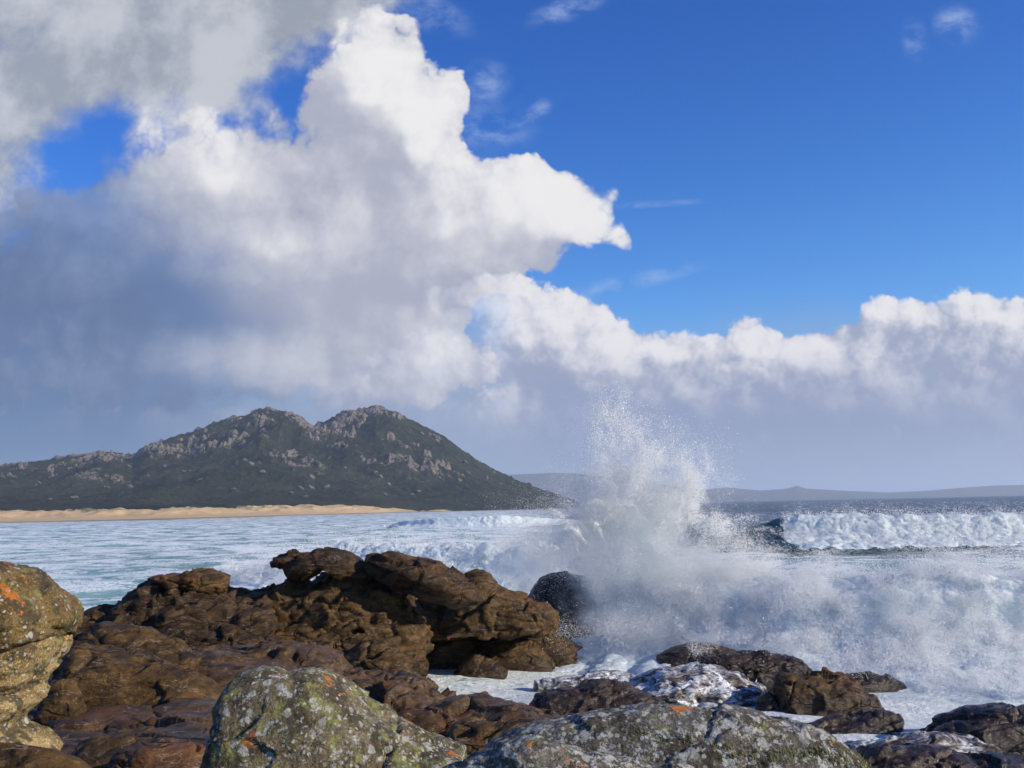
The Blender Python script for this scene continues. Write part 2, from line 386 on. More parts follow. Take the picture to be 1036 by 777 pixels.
def rock_mat(name, dark, mid, light, red=None, rough=(0.48, 0.82), scale=1.0, foam=0.0, bump=1.0):
    mt, k, out = new_mat(name)
    tcd = k.node('ShaderNodeTexCoord'); oi = k.node('ShaderNodeObjectInfo')
    p = k.vmath('ADD', tcd.outputs['Object'], k.vmath('SCALE', k.comb(oi.outputs['Random'], k.math('MULTIPLY', oi.outputs['Random'], 3.7), oi.outputs['Random']), scale=40.0))
    pt = k.mapping(p, rot=(R(18), R(-14), R(10)), scale=(0.7, 0.7, 2.0))   # gently dipping layers
    n1 = k.noise(pt, 1.1 * scale, 8, 0.6, 0.3)
    n2 = k.noise(pt, 4.0 * scale, 9, 0.62)
    n3 = k.noise(p, 26.0 * scale, 6, 0.65)
    t1 = k.ss(k.math('MULTIPLY_ADD', n2, 0.5, k.math('MULTIPLY', n1, 0.5)), 0.36, 0.64)
    c = k.mix(t1, dark, mid)
    c = k.mix(k.math('MULTIPLY', k.ss(n3, 0.5, 0.75), k.ss(n2, 0.42, 0.62)), c, light)
    if red is not None:
        c = k.mix(k.math('MULTIPLY', k.ss(k.noise(pt, 0.8 * scale, 5, 0.6), 0.5, 0.68), 0.75), c, red)
    stain = k.ss(k.noise(k.mapping(p, scale=(1, 1, 0.35)), 3.0 * scale, 7, 0.65), 0.54, 0.66)
    c = k.mix(k.math('MULTIPLY', stain, 0.6), c, tuple(x * 0.45 for x in dark))
    r = k.ss(k.noise(p, 2.2 * scale, 6, 0.6), 0.35, 0.65, rough[0], rough[1])
    # black band of wet rock near the water
    gz = k.sep(k.node('ShaderNodeNewGeometry').outputs['Position'])[2]
    tide = k.ss(k.math('MULTIPLY_ADD', k.math('SUBTRACT', n1, 0.5), 1.6, gz), 0.9, 0.25)
    c = k.mix(k.math('MULTIPLY', tide, 0.55), c, (0.018, 0.013, 0.010))
    r = k.math('MULTIPLY', r, k.math('SUBTRACT', 1.0, k.math('MULTIPLY', tide, 0.5)))
    vein = k.ss(k.math('ABSOLUTE', k.math('SUBTRACT', k.noise(k.mapping(pt, scale=(1, 1, 1.6)), 1.4 * scale, 5, 0.55), 0.5)), 0.006, 0.0)
    c = k.mix(k.math('MULTIPLY', vein, 0.5), c, (0.30, 0.25, 0.20))
    cr = k.ss(k.vor(k.vmath('ADD', pt, k.vmath('SCALE', k.noise(p, 2.0, 4, 0.5, out='Color'), scale=0.35)), 1.3 * scale, 'DISTANCE_TO_EDGE'), 0.0, 0.028)
    nm = k.noise(pt, 11.0 * scale, 7, 0.62)
    cr = k.math('MAXIMUM', cr, k.ss(k.noise(p, 0.9 * scale, 3, 0.5), 0.56, 0.44))          # joints open only in places
    h = k.math('MULTIPLY_ADD', n2, 0.35, k.math('MULTIPLY_ADD', nm, 0.6, k.math('MULTIPLY_ADD', n3, 0.4, k.math('MULTIPLY', cr, 0.7))))
    c = k.mix(k.math('MULTIPLY', k.math('SUBTRACT', 1.0, cr), 0.4), c, (0.012, 0.009, 0.006))
    pits = k.ss(k.vor(p, 7.0 * scale, 'SMOOTH_F1', 0.3), 0.1, 0.45)
    h = k.math('ADD', h, k.math('MULTIPLY', pits, 0.12))
    nb = k.bump(h, 0.9 * bump, 0.05 / scale)
    b = principled(k, c, r, nb, 0.32 if rough[0] < 0.4 else 0.2)
    if foam > 0:
        geo = k.node('ShaderNodeNewGeometry')
        fm = k.noise(k.mapping(p, rot=(0, 0, R(25)), scale=(1, 2.2, 2.5)), 1.5, 9, 0.66, 0.8)
        fm = k.math('MULTIPLY', k.ss(fm, 0.54 - 0.13 * foam, 0.76 - 0.13 * foam), k.ss(k.noise(k.mapping(p, scale=(1, 1.6, 1.6)), 11.0, 7, 0.7, 0.5), 0.34, 0.60))
        fb = principled(k, (0.78, 0.83, 0.86), 0.5, k.bump(n3, 0.4, 0.02))
        ms = k.node('ShaderNodeMixShader'); k.l.new(fm, ms.inputs[0]); k.l.new(b.outputs[0], ms.inputs[1]); k.l.new(fb.outputs[0], ms.inputs[2])
        k.l.new(ms.outputs[0], out.inputs['Surface'])
    else:
        k.l.new(b.outputs[0], out.inputs['Surface'])
    return mt

def lichen_mat(name, base, base2, pale_amt=0.5, green_amt=0.5, orange_amt=0.5, top_dark=0.0):
    mt, k, out = new_mat(name)
    tcd = k.node('ShaderNodeTexCoord'); oi = k.node('ShaderNodeObjectInfo'); geo = k.node('ShaderNodeNewGeometry')
    p = k.vmath('ADD', tcd.outputs['Object'], k.vmath('SCALE', k.comb(oi.outputs['Random'], oi.outputs['Random'], oi.outputs['Random']), scale=30.0))
    nz = k.sep(geo.outputs['Normal'])[2]
    n1 = k.noise(p, 3.0, 8, 0.62, 0.2); n2 = k.noise(p, 18.0, 8, 0.65); n3 = k.noise(p, 90.0, 4, 0.6)
    c = k.mix(k.ss(n1, 0.35, 0.65), base, base2)
    c = k.mix(k.ss(n3, 0.52, 0.72), c, tuple(x * 1.9 for x in base2))
    c = k.mix(k.ss(n3, 0.44, 0.30), c, tuple(x * 0.3 for x in base))
    # dark crust lichen
    c = k.mix(k.math('MULTIPLY', k.ss(k.noise(p, 7.0, 8, 0.66), 0.49, 0.57), 0.8), c, (0.04, 0.034, 0.022))
    # green-yellow lichen
    g = k.math('MULTIPLY', k.ss(k.noise(p, 8.0, 10, 0.74, 0.1), 0.60 - 0.14 * green_amt, 0.70 - 0.14 * green_amt), 0.85)
    c = k.mix(g, c, k.mix(n2, (0.10, 0.115, 0.03), (0.30, 0.30, 0.10)))
    # pale grey rosettes
    wv = k.vmath('ADD', p, k.vmath('SCALE', k.noise(p, 22.0, 5, 0.65, out='Color'), scale=0.035))
    for sc_, thr in ((18.0, 0.66), (44.0, 0.55)):
        vn_ = k.node('ShaderNodeTexVoronoi', feature='F1'); k.put(vn_.inputs['Vector'], wv); vn_.inputs['Scale'].default_value = sc_
        cr_, cg_, cb_ = k.sep(vn_.outputs['Color'])
        ring = k.math('MULTIPLY', k.ss(vn_.outputs['Distance'], 0.42, 0.34), k.math('GREATER_THAN', cr_, thr + 0.3 * (1 - pale_amt)))
        c = k.mix(k.math('MULTIPLY', ring, 0.85), c, k.mix(cg_, (0.20, 0.21, 0.19), (0.42, 0.43, 0.40)))
    pl = k.math('MULTIPLY', k.ss(k.noise(p, 17.0, 10, 0.76, 0.1), 0.62 - 0.12 * pale_amt, 0.68 - 0.12 * pale_amt), 0.85)
    c = k.mix(pl, c, k.mix(n3, (0.26, 0.27, 0.26), (0.52, 0.53, 0.50)))
    # orange lichen on the upper edges
    om = k.math('MULTIPLY', k.ss(k.noise(p, 5.0, 10, 0.74, 0.1), 0.68 - 0.14 * orange_amt, 0.72 - 0.14 * orange_amt), k.ss(nz, 0.05, 0.6))
    c = k.mix(om, c, k.mix(n2, (0.32, 0.085, 0.012), (0.52, 0.19, 0.03)))
    h = k.math('MULTIPLY_ADD', n1, 1.0, k.math('MULTIPLY_ADD', n2, 0.5, k.math('MULTIPLY', n3, 0.15)))
    nb = k.bump(h, 0.9, 0.05)
    b = principled(k, c, 0.9, nb, 0.25)
    k.l.new(b.outputs[0], out.inputs['Surface'])
    return mt

M_DARK = rock_mat('dark_wet_rock', (0.013, 0.008, 0.004), (0.062, 0.035, 0.014), (0.15, 0.09, 0.04), (0.062, 0.030, 0.012))
M_BROWN = rock_mat('brown_rock', (0.020, 0.0115, 0.0045), (0.105, 0.060, 0.020), (0.25, 0.155, 0.062), (0.110, 0.050, 0.016))
M_RED = rock_mat('reddish_slab_rock', (0.020, 0.0115, 0.0045), (0.098, 0.052, 0.018), (0.22, 0.135, 0.058), (0.125, 0.050, 0.016), rough=(0.34, 0.70))
M_WASH = rock_mat('foam_washed_rock', (0.03, 0.018, 0.012), (0.10, 0.06, 0.035), (0.2, 0.13, 0.08), None, rough=(0.2, 0.5), foam=1.0)
M_WET = rock_mat('wave_wet_rock', (0.015, 0.010, 0.008), (0.06, 0.037, 0.024), (0.14, 0.09, 0.055), None, rough=(0.15, 0.5))
M_LICHEN_L = lichen_mat('tan_lichen_granite', (0.17, 0.118, 0.050), (0.32, 0.235, 0.11), 0.1, 0.35, 0.6)
M_LICHEN_T = lichen_mat('dark_orange_lichen_granite', (0.075, 0.050, 0.020), (0.17, 0.115, 0.045), 0.0, 0.3, 0.92)
M_LICHEN_M = lichen_mat('green_lichen_granite', (0.085, 0.07, 0.04), (0.15, 0.125, 0.08), 0.55, 0.6, 0.55)
M_LICHEN_R = lichen_mat('grey_lichen_granite', (0.085, 0.076, 0.062), (0.14, 0.13, 0.11), 0.85, 0.3, 0.55)

def foam_color(k, n): return k.mix(n, (0.62, 0.75, 0.77), (0.88, 0.91, 0.91))

def water_mat():
    mt, k, out = new_mat('sea_water')
    geo = k.node('ShaderNodeNewGeometry'); p = geo.outputs['Position']
    fa = k.node('ShaderNodeAttribute', attribute_name='foam').outputs['Fac']
    sh = k.node('ShaderNodeAttribute', attribute_name='shallow').outputs['Fac']
    far = k.node('ShaderNodeAttribute', attribute_name='far').outputs['Fac']
    n1 = k.noise(k.mapping(p, scale=(0.85, 1.0, 1.0)), 0.20, 10, 0.64, 0.5)
    n2 = k.noise(k.mapping(p, scale=(0.8, 1.0, 1.0)), 1.7, 8, 0.66, 0.9)
    lace = k.math('SUBTRACT', 1.0, k.math('MULTIPLY', k.math('ABSOLUTE', k.math('SUBTRACT', n2, 0.5)), 5.0), clamp=True)
    f0 = k.math('MULTIPLY_ADD', k.math('SUBTRACT', n1, 0.5), 2.2, k.math('MULTIPLY_ADD', k.math('SUBTRACT', lace, 0.5), 0.55, fa))
    fm = k.ss(f0, 0.42, 0.72)
    wc = k.mix(sh, (0.006, 0.028, 0.055), (0.15, 0.35, 0.35))
    # bump
    bsc = k.math('SUBTRACT', 1.0, k.math('MULTIPLY', far, 0.6))
    hb = k.math('MULTIPLY_ADD', k.noise(k.mapping(p, scale=(0.6, 1.0, 1.0)), 2.6, 6, 0.6), 1.0, k.math('MULTIPLY', k.noise(k.mapping(p, scale=(0.5, 1.0, 1.0)), 0.55, 5, 0.6), 2.4))
    hb = k.math('MULTIPLY', hb, k.math('MULTIPLY_ADD', far, 5.0, 1.0))
    nb = k.bump(hb, 0.8, 0.30)
    wb = principled(k, wc, k.ss(far, 0, 1, 0.10, 0.28), nb, 0.5); wb.inputs['IOR'].default_value = 1.33
    nf = k.noise(p, 5.0, 8, 0.7, 0.5)
    nbf = k.bump(k.math('ADD', nf, k.math('MULTIPLY', n2, 1.5)), 0.9, 0.16)
    fb = principled(k, foam_color(k, k.ss(nf, 0.35, 0.65)), 0.75, nbf, 0.3)
    ms = k.node('ShaderNodeMixShader'); k.l.new(fm, ms.inputs[0]); k.l.new(wb.outputs[0], ms.inputs[1]); k.l.new(fb.outputs[0], ms.inputs[2])
    k.l.new(ms.outputs[0], out.inputs['Surface'])
    return mt
M_WATER = water_mat()

def surf_mat(name, scale=1.0, wcol=(0.05, 0.17, 0.18), tcol=(0.25, 0.62, 0.58)):
    """broken wave: foam with green-blue water showing through"""
    mt, k, out = new_mat(name)
    geo = k.node('ShaderNodeNewGeometry'); p = geo.outputs['Position']
    fa = k.node('ShaderNodeAttribute', attribute_name='foam').outputs['Fac']
    n1 = k.noise(p, 0.9 * scale, 9, 0.64, 0.4); n2 = k.noise(p, 4.5 * scale, 8, 0.68, 0.4)
    fm = k.ss(k.math('MULTIPLY_ADD', k.math('SUBTRACT', n1, 0.5), 1.3, k.math('MULTIPLY_ADD', k.math('SUBTRACT', n2, 0.5), 0.9, fa)), 0.35, 0.70)
    nb = k.bump(k.math('MULTIPLY_ADD', n1, 1.5, n2), 0.6, 0.08 / scale)
    fb = principled(k, foam_color(k, k.ss(n2, 0.35, 0.65)), 0.7, nb, 0.3)
    tr = k.node('ShaderNodeBsdfTranslucent'); tr.inputs['Color'].default_value = (0.72, 0.86, 0.86, 1)
    fs = k.node('ShaderNodeMixShader'); fs.inputs[0].default_value = 0.25; k.l.new(fb.outputs[0], fs.inputs[1]); k.l.new(tr.outputs[0], fs.inputs[2])
    wb = principled(k, wcol, 0.15, k.bump(n2, 0.15, 0.05), 0.5); wb.inputs['IOR'].default_value = 1.33
    tw = k.node('ShaderNodeBsdfTranslucent'); tw.inputs['Color'].default_value = (*tcol, 1)
    ws = k.node('ShaderNodeMixShader'); ws.inputs[0].default_value = 0.35; k.l.new(wb.outputs[0], ws.inputs[1]); k.l.new(tw.outputs[0], ws.inputs[2])
    ms = k.node('ShaderNodeMixShader'); k.l.new(fm, ms.inputs[0]); k.l.new(ws.outputs[0], ms.inputs[1]); k.l.new(fs.outputs[0], ms.inputs[2])
    k.l.new(ms.outputs[0], out.inputs['Surface'])
    return mt
M_SURF = surf_mat('broken_wave_foam', 1.0)
M_SURF_FAR = surf_mat('distant_wave_foam', 0.5, (0.045, 0.125, 0.165), (0.14, 0.32, 0.36))

def drop_mat():
    mt, k, out = new_mat('spray_droplets')
    d = k.node('ShaderNodeBsdfDiffuse'); d.inputs['Color'].default_value = (0.972, 0.987, 0.987, 1)
    k.l.new(d.outputs[0], out.inputs['Surface'])
    return mt
M_DROP = drop_mat()

# ================================================================== LARGE STRUCTURE
# ------------------------------------------------------------------ sea
def breaker_line():            # crest of the near breaker (x, y, height)
    return [(-4.0, 37.5, .6), (-1.0, 36.5, 1.2), (2.0, 34.5, 2.2), (5.0, 32.0, 2.9), (9.0, 30.2, 2.85), (13.0, 29.2, 2.75), (18.0, 28.6, 2.7), (26.0, 28.0, 2.2), (34.0, 28.0, 0.6)]

def build_water():
    r = [7.0]
    while r[-1] < 30000:
        q = r[-1]; r.append(q + max(0.07, min(q * q * 0.55 / 4975.0, q * 0.02)))
    r = np.array(r); nr = len(r)
    th = np.concatenate([np.linspace(-75, -33, 60, endpoint=False), np.linspace(-33, 33, 860), np.linspace(33, 75, 61)[1:]]) * math.pi / 180
    nc = len(th)
    rr, tt = np.meshgrid(r, th, indexing='ij')
    x = (rr * np.sin(tt)).ravel(); y = (rr * np.cos(tt)).ravel()
    dr = np.repeat(np.gradient(r), nc)
    z = np.zeros_like(x)
    rad = np.sqrt(x * x + y * y)
    for lam, amp, ang in ((85, 0.60, 6), (42, 0.55, -9), (20, 0.38, 12), (9.5, 0.17, -20), (4.6, 0.10, 25), (2.1, 0.055, -35), (1.0, 0.028, 10)):
        a = R(ang); xs = x * math.cos(a) + y * math.sin(a); ys = -x * math.sin(a) + y * math.cos(a)
        p = np.stack([xs / (lam * 2.2), ys / lam, np.full_like(x, lam * 3.3)], axis=1)
        att = 1 - sstep(dr / lam, 0.18, 0.45)
        mk = att > 0.001
        zz = np.zeros_like(x)
        nn = pnoise(p[mk])
        zz[mk] = amp * (1.2 * (1 - np.abs(nn) * 2.0) - 0.75) * att[mk]
        calm = sstep(rad, 20, 60) if lam > 8 else 1.0
        z += zz * calm
    # foam cover: the churned pool by the rocks, the streaked bay on the left, whitecaps far out
    u = x / np.maximum(y, 1)
    foam = 0.92 * (1 - sstep(rad, 30, 40))
    mid = sstep(rad, 28, 40) * (1 - sstep(rad, 112, 138))
    foam = np.maximum(foam, mid * (0.42 - 0.05 * sstep(u, 0.1, 0.3)))
    bay = (1 - sstep(u, -0.02, 0.14)) * sstep(rad, 40, 80) * (1 - sstep(rad, 900, 1100))
    foam = np.maximum(foam, bay * 0.46)
    foam = np.maximum(foam, 0.13 * sstep(rad, 100, 160))
    foam = np.maximum(foam, 0.62 * np.exp(-((y - 108.0) / 4.5) ** 2) * sstep(x, 26, 34))
    crest = np.clip(z - 0.35, 0, 1)
    foam = foam + crest * 0.35
    shallow = np.clip(1.0 - sstep(rad, 60, 130) * sstep(u, -0.05, 0.14) - 0.6 * sstep(rad, 300, 900), 0, 1)
    far = sstep(rad, 60, 600)
    me = mesh_np('water', np.stack([x, y, z], axis=1), grid_faces(nr, nc)[:, ::-1])
    attr(me, 'foam', foam); attr(me, 'shallow', shallow); attr(me, 'far', far)
    o = link('water', me, M_WATER); tag(o, kind='structure')
build_water()

# ------------------------------------------------------------------ mountain, beach, far hills
def interp(pts, q):
    pts = np.array(pts, dtype=float); return np.interp(q, pts[:, 0], pts[:, 1])

RIDGE = [(-700, 470), (-300, 462), (-80, 475), (0, 474), (15, 471), (30, 468), (75, 462), (100, 458), (120, 459), (135, 461), (150, 451), (175, 443), (200, 436), (225, 427),
         (245, 420), (262, 415), (275, 414), (290, 416), (303, 421), (318, 431), (330, 427), (345, 421), (362, 416), (380, 413), (400, 416), (420, 426), (440, 437), (462, 451), (480, 463),
         (500, 475), (520, 485), (550, 496), (575, 504), (600, 514)]
SHORE = [(-0.95, 560), (-0.52, 640), (-0.35, 690), (-0.22, 790), (-0.1, 900), (0.03, 1060), (0.06, 1150), (0.1, 1300)]   # u -> distance of the waterline

def mountain_mat():
    mt, k, out = new_mat('scrub_and_granite')
    geo = k.node('ShaderNodeNewGeometry'); p = geo.outputs['Position']
    cr = k.node('ShaderNodeAttribute', attribute_name='crag').outputs['Fac']
    n1 = k.noise(p, 0.012, 8, 0.6); n2 = k.noise(p, 0.09, 7, 0.65); n3 = k.noise(p, 0.35, 5, 0.65)
    g = k.mix(k.ss(n1, 0.4, 0.62), (0.013, 0.017, 0.008), (0.032, 0.036, 0.016))
    g = k.mix(k.ss(n2, 0.5, 0.7), g, (0.055, 0.058, 0.028))
    g = k.mix(k.ss(n3, 0.55, 0.75), g, (0.012, 0.018, 0.008))
    rk = k.mix(n2, (0.10, 0.085, 0.075), (0.27, 0.23, 0.195))
    rk = k.mix(k.ss(n3, 0.5, 0.35), rk, (0.07, 0.06, 0.05))
    f = k.ss(k.math('ADD', cr, k.math('MULTIPLY', k.math('SUBTRACT', n3, 0.5), 1.0)), 0.42, 0.62)
    c = k.mix(f, g, rk)
    nb = k.bump(k.math('ADD', n2, k.math('MULTIPLY', n3, 0.8)), 0.9, 5.0)
    b = principled(k, c, 0.95, nb, 0.1)
    k.l.new(b.outputs[0], out.inputs['Surface']); return mt

def build_mountain():
    RY = 1700.0
    # ridge heights as a function of the direction u
    pu = []
    for px, py in RIDGE:
        a, b = uv(px, py); pu.append((a, 5 + b * RY))
    us = np.concatenate([np.linspace(-1.2, -0.56, 160, endpoint=False), np.linspace(-0.56, 0.12, 1150)])
    ts = np.concatenate([np.linspace(0, 1.0, 420), np.linspace(1.0, 1.5, 60)[1:]])
    tt, uu = np.meshgrid(ts, us, indexing='ij')
    sh = interp(SHORE, uu)
    y0 = sh + 70.0
    yy = y0 + (RY - y0) * tt
    xx = uu * yy
    ridge = interp(pu, uu)
    foot = 9.0 * (1 - sstep(uu, -0.2, 0.02)) + 1.5
    prof = np.where(tt <= 1, 0.62 * np.clip(tt, 0, 1) ** 1.7 + 0.38 * sstep(tt, 0.15, 1.0), 1 - 0.8 * np.clip((tt - 1) * 2, 0, 1))
    z = foot * (0.15 + 0.85 * sstep(tt, 0.0, 0.035)) - 3.0 * (1 - sstep(tt, 0.0, 0.02)) + (ridge - foot) * prof
    shp = z.shape
    p = np.stack([xx.ravel(), yy.ravel(), z.ravel()], axis=1)
    tv = tt.ravel(); hv = np.clip((ridge.ravel() - 10) / 170, 0.05, 1)
    amp = sstep(tv, 0.02, 0.5) * hv
    # keep the skyline: large folds vanish at the ridge
    fold = ridged(p / 320.0 * np.array([1.2, 0.6, 0.5]), 4) - 0.9
    z1 = z.ravel() + fold * 30 * amp * (1 - sstep(tv, 0.72, 1.0) * 0.9)
    z1 += fbm(p / 45.0, 5) * 7 * amp
    # granite crags
    nz = 0.85 * fbm(p / 120.0 + 5.0, 4) + 0.75 * fbm(p / np.array([22.0, 30.0, 40.0]) + 9.0, 3)
    d1, d2, cid = worley(p / np.array([8.5, 12, 14.0]) + 0.35 * np.stack([fbm(p / 20.0 + k_, 2) for k_ in (0, 3, 6)], axis=1))
    hi = sstep(tv, 0.25, 0.7) * sstep(hv, 0.1, 0.4)
    crag = np.clip(0.5 + 1.2 * (nz - 0.30 - 0.14 * sstep(uu.ravel(), -0.22, -0.08)), 0, 1) * hi + 0.28 * hi * sstep(tv, 0.85, 1.0) * sstep(nz, -0.3, 0.3)
    blk = np.clip(1 - d1 * 1.1, 0, 1)
    z1 += sstep(crag, 0.35, 0.75) * (blk * 7.5 + (cid % 7) * 0.6) * (1 - 0.55 * sstep(tv, 0.9, 1.0))
    crag = crag * (0.55 + 0.6 * sstep(d2 - d1, 0.02, 0.2))
    # scattered boulders lower down
    e1, e2, eid = worley(p / 22.0 + 50.0)
    bl = sstep(0.25 - e1, 0, 0.12) * (eid % 5 == 0) * sstep(tv, 0.05, 0.2)
    z1 += bl * 3.0; crag = np.maximum(crag, bl * 0.8)
    z1 += fbm(p / 9.0, 3) * 1.6 * sstep(tv, 0.02, 0.2)
    p[:, 2] = np.maximum(z1, 0.3)
    nr, nc = shp
    me = mesh_np('mountain', p, grid_faces(nr, nc))
    attr(me, 'crag', crag)
    o = link('mountain', me, mountain_mat()); tag(o, kind='structure')
build_mountain()

def beach_mat():
    mt, k, out = new_mat('beach_sand')
    geo = k.node('ShaderNodeNewGeometry'); p = geo.outputs['Position']
    z = k.sep(p)[2]
    n1 = k.noise(p, 0.05, 7, 0.65); n2 = k.noise(p, 0.4, 6, 0.65)
    c = k.mix(n1, (0.42, 0.29, 0.14), (0.58, 0.43, 0.24))
    c = k.mix(k.ss(z, 1.2, 0.3), c, (0.24, 0.18, 0.12))
    veg = k.math('MULTIPLY', k.ss(k.math('ADD', n1, k.math('MULTIPLY', k.math('SUBTRACT', n2, 0.5), 0.6)), 0.50, 0.60), k.ss(z, 5.2, 8.2))
    c = k.mix(k.math('MULTIPLY', veg, 0.85), c, (0.10, 0.095, 0.045))
    b = principled(k, c, 0.95, k.bump(n2, 0.5, 0.6), 0.15)
    k.l.new(b.outputs[0], out.inputs['Surface']); return mt

def build_beach():
    us = np.concatenate([np.linspace(-1.2, -0.56, 120, endpoint=False), np.linspace(-0.56, 0.11, 900)])
    ts = np.linspace(0, 1, 110)
    tt, uu = np.meshgrid(ts, us, indexing='ij')
    sh = interp(SHORE, uu)
    yy = sh - 25 + 130 * tt; xx = uu * yy
    full = 1 - sstep(uu, -0.16, 0.0)
    dd = yy - sh
    full = full * (1 - 0.0 * uu); away = 1.8 * sstep(uu, -0.19, -0.13)
    z = np.where(dd < 0, dd * 0.03, 0) - 1.6 * away + sstep(dd, -5, 55) * (1.4 + 2.0 * full) + sstep(dd, 35, 80) * 4.0 * full
    p = np.stack([xx.ravel(), yy.ravel(), np.zeros(xx.size)], axis=1)
    dune = (ridged(p / 38.0, 3) - 0.7) * 2.6 * (sstep(dd, 28, 70) * (0.25 + 0.75 * full)).ravel()
    p[:, 2] = z.ravel() + dune + 0.15 * fbm(p / 6.0, 3) - 0.3
    me = mesh_np('beach', p, grid_faces(*tt.shape))
    o = link('beach', me, beach_mat()); tag(o, kind='structure')
build_beach()

def hill_mat():
    mt, k, out = new_mat('far_heath')
    geo = k.node('ShaderNodeNewGeometry'); p = geo.outputs['Position']
    n1 = k.noise(p, 0.004, 8, 0.6)
    b = principled(k, k.mix(n1, (0.030, 0.040, 0.022), (0.09, 0.09, 0.06)), 0.95, None, 0.1)
    k.l.new(b.outputs[0], out.inputs['Surface']); return mt
M_HILL = hill_mat()
def far_hill(prof, Y, depth):
    pu = [(uv(px, py)[0], 5 + uv(px, py)[1] * Y) for px, py in prof]
    us = np.linspace(pu[0][0], pu[-1][0], 420); ts = np.linspace(-1, 1, 60)
    tt, uu = np.meshgrid(ts, us, indexing='ij')
    yy = Y + depth * tt; xx = uu * yy
    hgt = interp(pu, uu)
    p = np.stack([xx.ravel(), yy.ravel(), np.zeros(xx.size)], axis=1)
    z = (hgt * (1 - np.abs(tt) ** 1.5)).ravel()
    z *= 1 + 0.10 * fbm(p / (depth * 0.25), 4) * (1 - (1 - np.abs(tt.ravel())) ** 3)
    p[:, 2] = z - 2
    me = mesh_np('hills', p, grid_faces(*tt.shape))
    o = link('hills', me, M_HILL); tag(o, kind='structure')
far_hill([(440, 498), (480, 485), (515, 480), (560, 478), (610, 480), (650, 487), (690, 493), (730, 497), (780, 505)], 8200, 900)
far_hill([(640, 506), (700, 496), (735, 493), (770, 496), (797, 494), (806, 491), (815, 494), (850, 496), (900, 498), (940, 496), (975, 493), (1005, 491), (1040, 490), (1150, 484), (1300, 488), (1450, 496)], 9000, 1200)

# ------------------------------------------------------------------ bedrock under the boulders
SHL = np.array([(-40, 31.0), (-14, 30.5), (-7, 30.0), (-4.6, 28.0), (-2.2, 24.5), (-0.2, 22.0), (1.6, 19.5), (3.6, 16.5), (6.8, 14.0), (13, 11.0), (40, 4.0)])   # where bedrock meets the sea
def shore_dist(x, y):
    """signed distance to the shoreline, positive on the land side"""
    best = np.full(x.shape, 1e9); sgn = np.ones(x.shape)
    for a, b in zip(SHL[:-1], SHL[1:]):
        d = b - a; L2 = (d * d).sum()
        t = np.clip(((x - a[0]) * d[0] + (y - a[1]) * d[1]) / L2, 0, 1)
        qx = x - (a[0] + t * d[0]); qy = y - (a[1] + t * d[1])
        dist = np.hypot(qx, qy)
        s = np.where(d[0] * qy - d[1] * qx < 0, 1.0, -1.0)
        m_ = dist < best
        best = np.where(m_, dist, best); sgn = np.where(m_, s, sgn)
    return best * sgn
def ground_z(x, y):
    x = np.asarray(x, float); y = np.asarray(y, float)
    sd = shore_dist(x, y)
    top = np.interp(y, [-10, 2, 6, 10, 15, 20, 26, 32], [3.5, 3.4, 2.75, 2.3, 1.75, 1.35, 1.0, 0.9]) + np.clip(-x, 0, 14) * 0.05
    k = sstep(sd, -1.5, 7.0)
    return np.where(sd > -1.5, -0.7 + (top + 0.7) * k, -0.7 + (sd + 1.5) * 0.3)
def build_bedrock():
    r = [0.0]
    r = np.concatenate([np.linspace(-6, 3, 30, endpoint=False), np.geomspace(3, 36, 460)])
    us = np.linspace(-1.15, 1.15, 800)
    yy, uu = np.meshgrid(r, us, indexing='ij')
    xx = uu * np.maximum(yy, 6.0) ; xx = uu * (np.abs(yy) + 4.0)
    z = ground_z(xx, yy)
    p = np.stack([xx.ravel(), yy.ravel(), z.ravel()], axis=1)
    q = p * np.array([1, 1, 1.5])
    d1, d2, cid = worley(q / np.array([1.9, 1.3, 1.4]) + 0.3 * np.stack([fbm(q / 1.5 + k_, 3) for k_ in (0, 7, 13)], axis=1))
    z1 = z.ravel() + 0.25 * fbm(q / 2.5, 5) + 0.16 * ((cid % 9) / 9.0 - 0.5) - 0.14 * (1 - sstep(d2 - d1, 0.0, 0.16)) + 0.05 * fbm(q / 0.4, 4)
    p[:, 2] = z1
    me = mesh_np('bedrock', p, grid_faces(*yy.shape))
    o = link('bedrock', me, M_RED); tag(o, kind='structure')
build_bedrock()

# ================================================================== ROCKS
def piece_rings(rings, closed_ends=True):
    """rings: list of (n,3) arrays, all of the same length -> verts, faces of a closed skin"""
    n = len(rings[0]); v = np.concatenate(rings); f = []
    for i in range(len(rings) - 1):
        for j in range(n):
            a = i * n + j; b = i * n + (j + 1) % n
            f.append((a, b, b + n, a + n))
    f.append(tuple(range(n))[::-1]); f.append(tuple(range((len(rings) - 1) * n, len(rings) * n)))
    return v, f
def T(prof, D, tf, tb=None, base=None, p=2.4, q=1.7, xs=0.22, drop=0.5):
    """a boulder or ridge: its top outline stands at distance D, sloping away to tf in front and tb behind"""
    tb = tf if tb is None else tb
    pts = np.array([W(a, b, D) for a, b in prof])
    xc = pts[:, 0].mean()
    if base is None: base = float(ground_z(np.array([xc]), np.array([D - tf * 0.6]))[0])
    zb = base - drop
    top = np.vstack([[[pts[0, 0], D, zb]], pts, [[pts[-1, 0], D, zb]]])
    rings = []
    for s in np.linspace(-0.985, 0.985, 15):
        g = (1 - abs(s) ** p) ** (1 / q)
        y = D + (s * tf if s < 0 else s * tb)
        r = top.copy(); r[:, 0] = xc + (r[:, 0] - xc) * (1 - xs * abs(s) ** 2.5); r[:, 2] = zb + (r[:, 2] - zb) * (0.06 + 0.94 * g); r[:, 1] = y
        rings.append(r)
    return piece_rings(rings)
